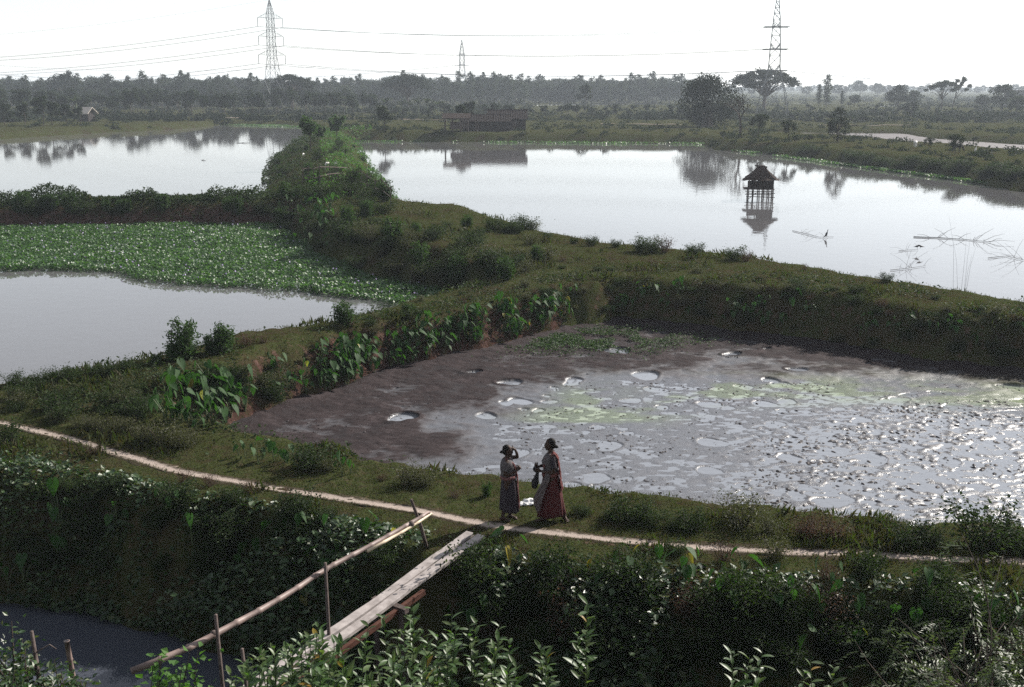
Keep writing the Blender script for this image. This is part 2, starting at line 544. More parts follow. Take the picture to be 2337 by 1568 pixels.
M_WHITE = plain('white_hair', (.5, .48, .46), (.7, .68, .66), 9, .9, .1)
M_BLACK = plain('dark_coat', (.015, .013, .012), (.03, .026, .024), 9, .8, .2)
M_FEATHER = plain('dark_feather', (.012, .012, .014), (.03, .03, .034), 20, .6, .3)
# ------------------------------------------------------------------ the ground
def polar(th, r):
    T, Rr = np.meshgrid(th, r)
    return Rr * np.sin(T), Rr * np.cos(T)


def quads(ny, nx):
    i = np.arange(ny * nx).reshape(ny, nx)
    return np.stack([i[:-1, :-1], i[:-1, 1:], i[1:, 1:], i[1:, :-1]], -1).reshape(-1, 4)


PATH = [(-20, 29), (-13.0, 26.1), (-10.8, 24.9), (-7.2, 22.5), (-4.3, 21.25), (-1.7, 20.2), (-0.8, 19.75), (0.3, 19.3), (2.7, 18.65), (5.1, 18.3), (7.7, 18.0), (14, 17.7), (24, 17.6)]


def path_y(x):
    return np.interp(x, [p[0] for p in PATH], [p[1] for p in PATH])


def build_ground():
    rr = [1.0]
    while rr[-1] < 2600:
        r = rr[-1]
        rr.append(r + (.17 if 14 < r < 26 else (.6 if r <= 14 else max(.17, .0095 * r))))
    rr.append(4500); rr.append(7500)
    r = np.array(rr)
    th = np.radians(np.linspace(-48, 48, 470))
    X, Y = polar(th, r)
    Z = field(X, Y)
    d = np.hypot(X, Y)
    mic = (fbm(X * 3.1, Y * 3.1, 3, 55) - .5) * .09 + (fbm(X * 9, Y * 9, 2, 56) - .5) * .035
    offp = sstep(.15, .8, np.abs(Y - path_y(X)))
    Z = Z + mic * (d < 140) * (.25 + .75 * offp)
    # beyond the tabulated land the plain runs on level
    out = sstep(620, 740, d)
    Z = Z * (1 - out) + (-.1) * out
    # bare soil: steep banks and the red dyke across the far pond
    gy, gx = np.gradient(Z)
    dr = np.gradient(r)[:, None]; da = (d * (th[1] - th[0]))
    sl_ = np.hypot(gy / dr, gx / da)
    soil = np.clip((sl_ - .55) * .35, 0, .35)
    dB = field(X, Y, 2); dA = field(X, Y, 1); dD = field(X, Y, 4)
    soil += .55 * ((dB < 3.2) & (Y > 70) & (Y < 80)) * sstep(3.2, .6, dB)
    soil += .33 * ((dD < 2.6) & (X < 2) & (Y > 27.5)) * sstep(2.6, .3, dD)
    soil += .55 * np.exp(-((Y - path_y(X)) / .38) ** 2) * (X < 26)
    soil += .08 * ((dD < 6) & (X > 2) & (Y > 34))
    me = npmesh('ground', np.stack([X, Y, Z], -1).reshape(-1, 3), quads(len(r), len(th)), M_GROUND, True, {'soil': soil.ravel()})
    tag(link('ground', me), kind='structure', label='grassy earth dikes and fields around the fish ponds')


build_ground()


def water(name, P, z, m, label, off=.9):
    P = [Vector(p) for p in P]
    n = len(P)
    area = sum(P[i].x * P[(i + 1) % n].y - P[(i + 1) % n].x * P[i].y for i in range(n))
    sg = 1 if area > 0 else -1
    Q = []
    for i in range(n):
        a, b, c = P[i - 1], P[i], P[(i + 1) % n]
        n1 = Vector((b.y - a.y, a.x - b.x)).normalized(); n2 = Vector((c.y - b.y, b.x - c.x)).normalized()
        q = b + (n1 + n2).normalized() * off * sg
        Q.append((q.x, q.y, z))
    bm = bmesh.new()
    f = bm.faces.new([bm.verts.new(q) for q in Q])
    bm.normal_update()
    if f.normal.z < 0: f.normal_flip()
    bmesh.ops.triangulate(bm, faces=bm.faces[:])
    me = bpy.data.meshes.new(name); bm.to_mesh(me); bm.free(); me.materials.append(m)
    return tag(link(name, me), label=label, kind='structure')


water('far_pond_water', PA, ZA, M_WATER, 'pale still water of the far left fish pond', 1.6)
water('near_pond_water', PB, ZB, M_WATER, 'blue grey open water of the near left pond')
water('large_pond_water', PC, ZC, M_WATER, 'bright white water of the large right fish pond', 1.4)
water('ditch_water', PE, ZE, M_DITCH, 'dark ditch water beneath the plank bridge', .5)
water('mud_flat', PF, ZF, M_FLAT, 'pale lilac dried pond bed beyond the right dike', 1.2)
for Pq in STRIPS:
    water('distant_water', Pq, -.3, M_WATER, 'thin bright strip of distant water before the treeline', .2)

# -------------------------------------------------- the drained pond: mud, craters, puddles
WETP = [tuple(at(a, b, ZD)[:2]) for a, b in [(960, 1130), (1060, 960), (1180, 890), (1350, 862), (1600, 835), (1900, 850), (2336, 885), (3000, 940), (3000, 1290), (2336, 1290), (1300, 1190)]]
ROUGHP = [tuple(at(a, b, ZD)[:2]) for a, b in [(1690, 1000), (1900, 940), (2336, 900), (3000, 900), (3000, 1300), (1900, 1290), (1740, 1150)]]
ALGP = [tuple(at(a, b, ZD)[:2]) for a, b in [(1320, 895), (1600, 870), (1950, 872), (2336, 895), (2500, 910), (2500, 930), (2000, 905), (1600, 915), (1350, 990), (1230, 960)]]


def algae_of(x, y):
    return np.clip(sstep(1.4, -1.2, sdpoly(x, y, ALGP)) * sstep(.42, .66, fbm(x * .55, y * 1.1, 4, 77)) + .4 * sstep(.60, .75, fbm(x * .3, y * .5, 3, 78)) * sstep(3, -3, sdpoly(x, y, ALGP)), 0, .62)


def build_mud():
    st = .054
    xs = np.arange(-10, 30, st); ys = np.arange(20, 46, st)
    X, Y = np.meshgrid(xs, ys)
    dD = field(X, Y, 4); dW = sdpoly(X, Y, WETP); dR = sdpoly(X, Y, ROUGHP)
    dWn = dW + (fbm(X * .5, Y * .5, 4, 61) - .5) * 5
    n1 = fbm(X * .9, Y * .9, 4, 62) - .5; n2 = fbm(X * 1.9, Y * 3.0, 3, 63) - .5
    dry = sstep(-1.8, 1.8, dWn)
    rough = sstep(1.5, -2.5, dR + (fbm(X * .4, Y * .4, 3, 69) - .5) * 3)
    n3 = fbm(X * 4.2, Y * 7.0, 4, 68) - .5
    h = .004 + dry * .085 + n1 * (.016 + .09 * dry) + n2 * (.016 + .04 * dry) + n3 * (.034 + .03 * dry)
    cl = fbm(X * 3.2, Y * 5.2, 4, 64)
    rid = 1 - np.abs(2 * fbm(X * 1.9 + .6 * Y, Y * 4.4, 3, 65) - 1)
    h += rough * (.10 * np.maximum(0, cl - .54) + .07 * np.maximum(0, rid - .84) * 3 + .03 * n3 - .016)
    rg = np.random.default_rng(5)
    N = 0
    while N < 120:
        cx, cy = rg.uniform(-8, 22), rg.uniform(22, 44)
        p = np.array([cx]), np.array([cy])
        if field(*p, 4)[0] > -.9: continue
        w = sdpoly(*p, WETP)[0]
        if w > 0 and rg.random() > .22: continue
        N += 1
        Rr = rg.uniform(.13, .40) * (1 if rg.random() < .75 else 1.35)
        ix = slice(max(0, int((cx + 10 - 2 * Rr) / st)), int((cx + 10 + 2 * Rr) / st) + 2)
        iy = slice(max(0, int((cy - 20 - 2 * Rr) / st)), int((cy - 20 + 2 * Rr) / st) + 2)
        xx, yy = X[iy, ix] - cx, Y[iy, ix] - cy
        an = np.arctan2(yy, xx)
        q = np.hypot(xx, yy) / Rr * (1 + .13 * np.sin(2 * an + N) + .08 * np.sin(3 * an + 2 * N))
        t = sstep(1.05, .8, q)
        h[iy, ix] = h[iy, ix] * (1 - t) + (-.035) * t + .05 * np.exp(-((q - 1.10) / .14) ** 2) * (1 if w > 0 else .45) * (.55 + .45 * np.sin(an + N))
    # scattered small lumps
    h += .05 * np.maximum(0, fbm(X * 6.5, Y * 6.5, 2, 66) - .72) * 4 * (.4 + rough)
    edge = sstep(-1.0, .4, dD)
    h = h + edge * .16
    keep = dD < .75
    idx = np.full(X.shape, -1); idx[keep] = np.arange(keep.sum())
    Q = quads(*X.shape)
    F = idx.ravel()[Q]; F = F[(F >= 0).all(1)]
    V = np.stack([X[keep], Y[keep], ZD + h[keep]], -1)
    me = npmesh('mud', V, F, M_MUD, True, {'algae': algae_of(X[keep], Y[keep])})
    tag(link('drained_pond_mud', me), label='churned brown mud of the drained pond with round craters', kind='structure')
    xs = np.arange(-9.5, 30, .25); ys = np.arange(20, 46, .25)
    X, Y = np.meshgrid(xs, ys)
    keep = field(X, Y, 4) < .3
    idx = np.full(X.shape, -1); idx[keep] = np.arange(keep.sum())
    F = idx.ravel()[quads(*X.shape)]; F = F[(F >= 0).all(1)]
    me = npmesh('puddle', np.stack([X[keep], Y[keep], np.full(keep.sum(), ZD)], -1), F, M_PUDDLE, True, {'algae': algae_of(X[keep], Y[keep])})
    tag(link('puddle_water', me), label='shallow puddles standing in the drained pond', kind='structure')


build_mud()


def build_clods():
    rg = np.random.default_rng(33)
    x = rg.uniform(-8, 24, 60000); y = rg.uniform(21, 44, len(x))
    dR = sdpoly(x, y, ROUGHP); dW = sdpoly(x, y, WETP)
    k = (field(x, y, 4) < -.4) & (rg.random(len(x)) < np.where(dR < 0, .22, np.where(dW < 0, .16, .12)) * (.12 + 2.0 * sstep(.46, .64, fbm(x * .7 + y * .3, y * 1.9, 4, 90))))
    x, y, dR = x[k], y[k], dR[k]
    n = len(x)
    o = np.array([(1, 0, 0), (0, 1, 0), (-1, 0, 0), (0, -1, 0), (0, 0, 1), (0, 0, -1)], float)
    s = (.006 + .034 * rg.random(n) ** 2.2) * np.where(dR < 0, 1.5, 1.0)
    V = o[None] * (s[:, None, None] * rg.uniform(.6, 1.4, (n, 6, 1))) * np.array([1.9, 1.0, .45])
    a = rg.uniform(0, 6.28, n); c, q = np.cos(a)[:, None], np.sin(a)[:, None]
    V = np.stack([V[:, :, 0] * c - V[:, :, 1] * q, V[:, :, 0] * q + V[:, :, 1] * c, V[:, :, 2]], -1)
    dry = sstep(-.8, 2.6, dW[k])
    V += np.stack([x, y, ZD + .012 + .07 * dry], -1)[:, None]
    f = np.array([(0, 1, 4), (1, 2, 4), (2, 3, 4), (3, 0, 4), (1, 0, 5), (2, 1, 5), (3, 2, 5), (0, 3, 5)])
    F = (np.arange(n) * 6)[:, None, None] + f[None]
    m = plain('mud_clod', (.02, .016, .0165), (.06, .05, .052), 30, .7, .25, 0, 'pos')
    tag(link('mud_clods', npmesh('mud_clods', V.reshape(-1, 3), F.reshape(-1, 3), m)), label='small dark clods scattered over the wet mud', cat='clods', kind='stuff')


build_clods()


def ribbon(name, pts, w, m, label, lift=.03, step=.12, jag=.25, seed=1, zf=None):
    pts = np.array(pts, float)
    seg = np.hypot(*np.diff(pts, axis=0).T); s = np.r_[0, np.cumsum(seg)]
    t = np.arange(0, s[-1], step)
    # smooth through the points
    x = np.interp(t, s, pts[:, 0]); y = np.interp(t, s, pts[:, 1])
    k = max(1, int(1.2 / step)) if len(t) > 30 else 1
    ker = np.ones(k) / k
    if k > 1:
        x = np.convolve(np.pad(x, k // 2, 'edge'), ker, 'same')[k // 2:k // 2 + len(t)]
        y = np.convolve(np.pad(y, k // 2, 'edge'), ker, 'same')[k // 2:k // 2 + len(t)]
    dx, dy = np.gradient(x), np.gradient(y); L = np.hypot(dx, dy) + 1e-9
    nx, ny = -dy / L, dx / L
    V = []; E = []
    for side in np.linspace(-1, 1, 9):
        ww = w / 2 * (1 + jag * (fbm(t / (w * 1.3) + 40 * abs(side), t * 0 + seed + (9 if side > 0 else 0), 4, seed) - .5) * 2.6)
        px, py = x + nx * ww * side, y + ny * ww * side
        pz = (field(px, py) if zf is None else zf(px, py)) + lift + (-.02 if abs(side) > .99 else 0) + .012 * (1 - abs(side)) * -1
        V.append(np.stack([px, py, pz], -1)); E.append(np.full(len(t), abs(side)))
    V = np.array(V)
    me = npmesh(name, V.reshape(-1, 3), quads(9, len(t))[:, ::-1], m, True, {'edge': np.array(E).ravel()})
    return tag(link(name, me), label=label, kind='structure')


ribbon('footpath', PATH, .46, M_PATH, 'narrow pale trodden footpath along the near dike', .016, .06, .4)
for pts, w in (([(800, 271), (880, 273), (1000, 275), (1130, 277)], 2.2), ([(1370, 284), (1480, 285), (1560, 287)], 1.8), ([(1870, 286), (1960, 287), (2080, 287)], 1.6), ([(490, 270), (560, 270), (660, 271), (720, 272)], 2.0)):
    ribbon('earth_track', [tuple(G(a, b)[:2]) for a, b in pts], w, M_PATH, 'pale earth track on the far bank', .18, 1.0)


# ------------------------------------------------------------------ leaves by the thousand
def leaf_cloud(P, size, rng, up=.5, aspect=.5, fold=.12, D=None, N=None, droop=0.0):
    """two triangles per leaf, folded along the midrib: base, left, tip, right"""
    P = np.asarray(P, float); n = len(P)
    size = np.broadcast_to(np.asarray(size, float), (n,))[:, None]
    if N is None:
        N = rng.normal(size=(n, 3)); N /= np.linalg.norm(N, axis=1)[:, None]
        N[:, 2] = np.abs(N[:, 2]) + up
    N = N / np.linalg.norm(N, axis=1)[:, None]
    if D is None: D = rng.normal(size=(n, 3))
    D = D - (D * N).sum(1)[:, None] * N
    D /= (np.linalg.norm(D, axis=1)[:, None] + 1e-9)
    D[:, 2] -= droop
    S = np.cross(N, D)
    a = P - D * size * .5
    t = P + D * size * .5
    m = P - D * size * .06
    wl = S * size * aspect * .5
    V = np.stack([a, m + wl + N * size * fold, t, m - wl + N * size * fold], 1).reshape(-1, 3)
    b = (np.arange(n) * 4)[:, None]
    F = np.concatenate([b + np.array([0, 2, 1]), b + np.array([0, 3, 2])], 1).reshape(-1, 3)
    return V, F


def world_pts(n, r0, r1, a0, a1, rng, pw=1.0):
    """points spread so that nearer ground gets more of them"""
    u = rng.random(n)
    r = r0 * (r1 / r0) ** (u ** pw)
    a = np.radians(rng.uniform(a0, a1, n))
    return r * np.sin(a), r * np.cos(a)


def stuff(name, V, F, m, label, cat):
    return tag(link(name, npmesh(name, V, F, m)), label=label, cat=cat, kind='stuff')


def clumps(xc, yc, zc, rad, n, rg, size, flat=.75):
    """low domes of leaves, one dome per centre"""
    k = np.repeat(np.arange(len(xc)), n)
    d = rg.normal(size=(len(k), 3)); d /= np.linalg.norm(d, axis=1)[:, None]
    d[:, 2] = np.abs(d[:, 2])
    r = rad[k] * (.55 + .5 * rg.random(len(k))) * (1 + .25 * np.sin(5 * np.arctan2(d[:, 1], d[:, 0]) + k))
    P = np.stack([xc[k] + d[:, 0] * r, yc[k] + d[:, 1] * r, zc[k] + d[:, 2] * r * flat], -1)
    Nn = d + rg.normal(size=d.shape) * .5
    return leaf_cloud(P, size * rad[k] ** .5 * rg.uniform(.6, 1.3, len(k)), rg, N=Nn, aspect=.65)


def build_cover():
    rg = np.random.default_rng(21)
    # grass over the dikes, thin and short
    x, y = world_pts(330000, 15, 110, -36, 36, rg)
    z = field(x, y)
    sd = [field(x, y, i) for i in range(1, 7)]
    mn = np.minimum.reduce(sd)
    pn = np.abs(y - path_y(x))
    ok = (mn > .15) & (pn > .12) & (z > -1.0) & (rg.random(len(x)) < .25 + .9 * fbm(x * .8, y * .8, 3, 5))
    x, y, z = x[ok], y[ok], z[ok]
    d = np.hypot(x, y)
    sz = rg.uniform(.03, .075, len(x)) * (1 + 2.4 * sstep(.52, .78, fbm(x * .7, y * .7, 3, 15))) * (.8 + d / 45)
    D = rg.normal(size=(len(x), 3)) * .55; D[:, 2] = 1
    Nn = rg.normal(size=(len(x), 3)); Nn[:, 2] *= .3
    P = np.stack([x, y, z + sz * .40], -1)
    V, F = leaf_cloud(P, sz, rg, aspect=.22, fold=.02, D=D, N=Nn)
    stuff('dike_grass', V, F, M_GRASS, 'short dry and green grass over the dikes', 'grass')
    # creepers on the bank that falls to the ditch and over its bed on the right
    x, y = world_pts(420000, 10.5, 32, -40, 40, rg, .9)
    z = field(x, y)
    below = path_y(x) - y
    wx = field(x, y, 5)
    patch = fbm(x * .55, y * .55, 4, 92)
    ok = (below > .75 + .55 * (np.abs(x - .2) < 1.6)) & (z < .2) & (y > 9.5) & ((wx > -.25) | (x > -1.0 + 0 * x)) & (rg.random(len(x)) < .62 * sstep(.34, .60, patch) * sstep(.6, 1.7, below) + .05 + .22 * sstep(1.0, 1.8, below))
    ok &= ~((np.abs(x - (-1.1 + (y - 18.9) * .49)) < .52) & (y < 19.2))
    x, y, z, patch = x[ok], y[ok], z[ok], patch[ok]
    lift = rg.random(len(x)) ** 1.5 * (.03 + .9 * sstep(.42, .68, patch) * sstep(.9, 2.3, below[ok]))
    sz = rg.uniform(.05, .16, len(x)) * (1 + .5 * (rg.random(len(x)) < .06))
    V, F = leaf_cloud(np.stack([x, y, np.maximum(z, -2.15) + lift + .02], -1), sz, rg, up=.9, aspect=.72, fold=.1)
    stuff('bank_creepers', V, F, M_CREEP, 'dense dark green creepers covering the ditch bank', 'creepers')
    # low leafy growth on the banks round the mud and the mound
    x, y = world_pts(230000, 23, 80, -36, 36, rg)
    z = field(x, y)
    dD = field(x, y, 4); dB = field(x, y, 2); dC = field(x, y, 3)
    patch = fbm(x * .5, y * .5, 4, 44)
    nearbank = (np.minimum(dD, dB) < 4.5) & (np.minimum(dD, dB) > .25)
    ok = nearbank & (y > path_y(x) + 1.2) & (rg.random(len(x)) < sstep(.42, .62, patch) * np.where(y > 34, 1, .7) + .03)
    x, y, z = x[ok], y[ok], z[ok]
    sz = rg.uniform(.06, .14, len(x)) * (.8 + np.hypot(x, y) / 110)
    V, F = leaf_cloud(np.stack([x, y, z + rg.random(len(x)) ** 2 * .28], -1), sz, rg, up=.7, aspect=.55, fold=.1)
    stuff('bank_undergrowth', V, F, M_BUSH, 'low leafy undergrowth on the shaded pond banks', 'undergrowth')
    # lush cover on the long dike between the far ponds
    x, y = world_pts(150000, 66, 235, -24, 6, rg)
    dA = field(x, y, 1); dC = field(x, y, 3); z = field(x, y)
    dB = field(x, y, 2)
    ok = (dA > -.6) & (dA < 13) & (dC > -.8) & (dC < 14) & (dB > .3) & (y > 66) & (x < 1.5)
    ok &= rg.random(len(x)) < .12 + sstep(.36, .58, fbm(x * .32, y * .32, 4, 45))
    x, y, z = x[ok], y[ok], z[ok]
    sz = rg.uniform(.12, .30, len(x)) * (.5 + y / 170)
    patch = fbm(x * .4, y * .4, 3, 46)
    lift = rg.random(len(x)) ** 1.3 * (.12 + 1.0 * sstep(.45, .75, patch))
    east = (field(x, y, 1) - field(x, y, 3)) + 4 * (patch - .5)
    for sel, m_, nm, lb in ((east < .6, M_BUSH, 'dike_thicket', 'dark leafy thicket on the crest and left side of the long middle dike'), (east >= .6, M_LUSH, 'dike_greenery', 'bright green weeds down the right side of the long middle dike')):
        V, F = leaf_cloud(np.stack([x, y, np.maximum(z, -.9) + lift], -1)[sel], sz[sel], rg, up=.6, aspect=.6, fold=.12)
        stuff(nm, V, F, m_, lb, 'weeds')
    # scrub on the dike across the left ponds
    x = rg.uniform(-62, -18, 26000); y = 75.6 + (x + 40) * .07 + rg.normal(0, .9, len(x)); z = field(x, y)
    hgt = (.25 + 1.0 * sstep(.35, .7, fbm(x * .35, y * .1, 3, 47))) * (.45 + .9 * fbm(x * 2.2, y * .6, 3, 57))
    V, F = leaf_cloud(np.stack([x, y, z + rg.random(len(x)) ** 1.25 * hgt], -1), rg.uniform(.14, .32, len(x)), rg, up=.3, aspect=.4, D=rg.normal(size=(len(x), 3)) * [.7, .7, 1.3])
    stuff('cross_dike_weeds', V, F, M_BUSH, 'row of bushy weeds along the red earth cross dike', 'weeds')
    # right bank of the large pond and the far margins
    x, y = world_pts(5200, 80, 330, -36, 36, rg)
    z = field(x, y); sd = np.minimum.reduce([field(x, y, i) for i in (1, 3, 6)])
    ok = (sd > .3) & (((x > 20) | (y > 184)) | (x < -60)) & (rg.random(len(x)) < .12 + sstep(.40, .62, fbm(x * .07, y * .07, 4, 48)))
    x, y, z = x[ok], y[ok], z[ok]
    V, F = clumps(x, y, z - .1, rg.uniform(.3, 1.1, len(x)) * (.5 + y / 300), 46, rg, .36)
    stuff('far_bank_scrub', V, F, M_TREE, 'grey green scrub covering the far pond banks', 'scrub')
    # plain beyond
    x, y = world_pts(5200, 270, 950, -33, 33, rg)
    z = np.where(y < 740, field(x, y), -.1)
    ok = rg.random(len(x)) < sstep(.34, .60, fbm(x * .02, y * .02, 4, 50)) + .12
    sd = np.minimum.reduce([field(x, y, i) for i in range(7, 12)])
    ok &= (sd > 4)
    vxx = (512 + FPX * x / (y * math.cos(PITCH) + 1.9)) * VS
    ok &= ~((y > 330) & (y < 505) & (((vxx > 1205) & (vxx < 1610)) | ((vxx > 1800) & (vxx < 1935))) & (rg.random(len(x)) < .93))
    x, y, z = x[ok], y[ok], z[ok]
    V, F = clumps(x, y, z - .2, rg.uniform(.7, 2.6, len(x)), 42, rg, .62, .8)
    stuff('plain_scrub', V, F, M_TREE2, 'hazy scrub and undergrowth across the distant plain', 'scrub')
    # hyacinth: the great mat and thin rafts along far shores
    HY = [tuple(at(a, b, ZB)[:2]) for a, b in [(-300, 622), (0, 620), (140, 618), (280, 624), (275, 634), (300, 641), (390, 646), (500, 655), (600, 661), (740, 671), (780, 679), (830, 685), (880, 694), (960, 700), (1010, 690), (1060, 670)]] + [(-1, 50), (-14, 76), (-40, 75), (-70, 74)]
    x = rg.uniform(-46, 0, 300000); y = rg.uniform(46, 75.5, len(x))
    s = sdpoly(x, y, HY) + (fbm(x * .8, y * .8, 3, 71) - .5) * 1.2
    ok = (s < 0) & (field(x, y, 2) < .25) & (np.abs(x) < y * .56 + 3) & (rg.random(len(x)) < .45 + .8 * fbm(x * 1.3, y * 1.3, 2, 72))
    x, y = x[ok], y[ok]
    hgt = .05 + .28 * rg.random(len(x)) * (.5 + fbm(x * .9, y * .9, 2, 73))
    V, F = leaf_cloud(np.stack([x, y, ZB + hgt], -1), rg.uniform(.09, .18, len(x)) * (.75 + .6 * fbm(x * .35, y * .35, 3, 79)), rg, up=.55, aspect=.85, fold=.07)
    stuff('water_hyacinth', V, F, M_HYA, 'bright green mat of water hyacinth on the left pond', 'water hyacinth')
    k = rg.choice(len(x), 260, replace=False)
    V, F = leaf_cloud(np.stack([x[k], y[k], ZB + .38 + 0 * x[k]], -1), .11, rg, up=.2, aspect=.9)
    stuff('hyacinth_flowers', V, F, M_FLOWER, 'lilac flower specks among the hyacinth', 'flowers')
    X, Y = [], []
    for (a, b) in [((812, 322.5), (1640, 330)), ((1640, 340), (2336, 432)), ((500, 284), (690, 290)), ((930, 492), (1010, 512))]:
        for _ in range(2600):
            t = R.random()
            p = at(a[0] + (b[0] - a[0]) * t, a[1] + (b[1] - a[1]) * t + R.uniform(-2.2, 1.2), ZC)
            X.append(p.x); Y.append(p.y)
    x = np.array(X); y = np.array(Y)
    ok = fbm(x * .12, y * .12, 3, 74) > .40
    x, y = x[ok], y[ok]
    V, F = leaf_cloud(np.stack([x, y, ZC + .05 + .2 * rg.random(len(x))], -1), rg.uniform(.15, .42, len(x)), rg, up=.6, aspect=.85)
    stuff('hyacinth_raft', V, F, M_HYA, 'thin rafts of hyacinth along the far shores', 'water hyacinth')
    # green seedlings over the head of the mud
    X, Y = [], []
    for _ in range(9000):
        vx, vy = R.gauss(1330, 130), R.gauss(775, 16)
        p = at(vx, vy, ZD + .1); X.append(p.x); Y.append(p.y)
    x = np.array(X); y = np.array(Y)
    ok = (field(x, y, 4) < .3) & (fbm(x * .9, y * .9, 3, 75) > .45)
    x, y = x[ok], y[ok]
    V, F = leaf_cloud(np.stack([x, y, ZD + .13 + .08 * rg.random(len(x))], -1), rg.uniform(.05, .12, len(x)), rg, up=1, aspect=.7)
    stuff('mud_seedlings', V, F, M_SPRIG, 'carpet of green and yellowing seedlings at the head of the mud', 'seedlings')


build_cover()

# ------------------------------------------------------------------ haze
def build_haze():
    m, n, l, p = mat('haze_air')
    n.remove(p)
    v = n.new('ShaderNodeVolumePrincipled')
    v.inputs['Color'].default_value = (.80, .89, 1.0, 1)
    v.inputs['Density'].default_value = .00027
    v.inputs['Anisotropy'].default_value = .2
    l.new(v.outputs[0], n['Material Output'].inputs['Volume'])
    mb = MB().box((0, 1650, 16.5), (5200, 3500, 40))
    tag(mb.build('haze', m), kind='stuff', label='pale morning haze lying over the plain', cat='haze')
build_haze()

# ------------------------------------------------------------------ trees: trunk and crown meshes, shared by copies
def puff_leaves(puffs, n, size, rg, up=.25, aspect=.6, droop=0.0, shell=.45):
    """leaves spread through a set of uneven puffs (cx,cy,cz,rx,ry,rz)"""
    puffs = np.array(puffs, float)
    w = (puffs[:, 3] * puffs[:, 4] * puffs[:, 5]) ** .67
    k = rg.choice(len(puffs), n, p=w / w.sum())
    d = rg.normal(size=(n, 3)); d /= np.linalg.norm(d, axis=1)[:, None]
    rad = (shell + (1 - shell) * rg.random(n)) * (1 + .18 * rg.normal(size=n) * .6)
    P = puffs[k, :3] + d * puffs[k, 3:] * rad[:, None]
    Nn = d + rg.normal(size=(n, 3)) * .6; Nn[:, 2] += up
    return leaf_cloud(P, size * rg.uniform(.6, 1.35, n), rg, N=Nn, aspect=aspect, droop=droop)


def limbs(mb, base, top, r0, r1, bend=.1, n=6, sides=6, rnd=R):
    b = Vector(base); t = Vector(top)
    off = Vector((rnd.uniform(-1, 1), rnd.uniform(-1, 1), 0)) * bend * (t - b).length
    pts, rad = [], []
    for i in range(n + 1):
        q = i / n
        pts.append(b.lerp(t, q) + off * math.sin(math.pi * q) + Vector((rnd.uniform(-1, 1), rnd.uniform(-1, 1), 0)) * .04 * bend * (t - b).length)
        rad.append(r0 + (r1 - r0) * q)
    mb.tube(pts, rad, sides)
    return pts


def tree_slender(seed, pale=False):
    rg = np.random.default_rng(seed); rr = random.Random(seed)
    mb = MB(); limbs(mb, (0, 0, -.2), (rr.uniform(-.3, .3), rr.uniform(-.3, .3), 11), .16, .03, .03, 6, 5, rr)
    puffs = []
    for i in range(34):
        q = (i + rr.random()) / 34
        z = 1.8 + 8.7 * q
        wr = 1.75 * (math.sin(math.pi * min(1, q * .70 + .18)) ** .7) * rr.uniform(.8, 1.15)
        a = rr.uniform(0, 6.28); o = rr.uniform(.15, .75) * wr
        pr = rr.uniform(.42, .62) * wr + .32
        puffs.append((o * math.cos(a), o * math.sin(a), z, pr, pr, rr.uniform(.5, .85)))
        if i % 3 == 0: limbs(mb, (0, 0, max(.8, z - 1.3)), (o * math.cos(a), o * math.sin(a), z), .04, .015, .05, 2, 4, rr)
    V, F = puff_leaves(puffs, 1700, .46, rg, 0, .45, .25, .2)
    return mb.mesh('slender_trunk', M_BARK), npmesh('slender_crown', V, F, M_PALE if pale else M_TREE)


def tree_round(seed, h=4.6, w=3.4, m=None, n=1100, ls=.36, trunk=.09):
    rg = np.random.default_rng(seed); rr = random.Random(seed)
    mb = MB(); limbs(mb, (0, 0, -.2), (rr.uniform(-.15, .15), rr.uniform(-.15, .15), h * .72), trunk, trunk * .5, .05, 5, 5, rr)
    puffs = []
    for i in range(11):
        a = rr.uniform(0, 6.28); o = rr.uniform(.1, .75) * w * .5
        z = h * (.52 + .38 * rr.random()) - .25 * o
        puffs.append((o * math.cos(a), o * math.sin(a), z, w * rr.uniform(.14, .27), w * rr.uniform(.14, .27), h * rr.uniform(.09, .17)))
        limbs(mb, (0, 0, h * .45), (o * math.cos(a), o * math.sin(a), z), trunk * .4, trunk * .15, .08, 2, 4, rr)
    V, F = puff_leaves(puffs, n, ls, rg, .35, .55, .1, .25)
    return mb.mesh('round_trunk', M_BARK), npmesh('round_crown', V, F, m or M_TREE)


def tree_broad(seed, h=9, w=9, m=None, n=2600, low=.18, ls=.55, e0=-.6, nr=30):
    rg = np.random.default_rng(seed); rr = random.Random(seed)
    mb = MB(); limbs(mb, (0, 0, -.3), (0, 0, h * .5), w * .035, w * .022, .04, 4, 7, rr)
    puffs = []
    for i in range(nr):
        a = rr.uniform(0, 6.28); el = rr.uniform(e0, 1.0)
        o = w * .5 * math.sqrt(max(.05, 1 - el * el)) * rr.uniform(.45, .85)
        z = h * (low + (1 - low) * .45) + el * h * (1 - low) * .42
        pw = w * rr.uniform(.13, .22)
        puffs.append((o * math.cos(a), o * math.sin(a), z, pw, pw, pw * rr.uniform(.6, .9)))
        if i % 3 == 0: limbs(mb, (0, 0, h * .3), (o * math.cos(a) * .9, o * math.sin(a) * .9, z), w * .014, w * .004, .12, 3, 5, rr)
    V, F = puff_leaves(puffs, n, ls, rg, .3, .6, 0, .45)
    return mb.mesh('broad_trunk', M_BARK), npmesh('broad_crown', V, F, m or M_TREE)


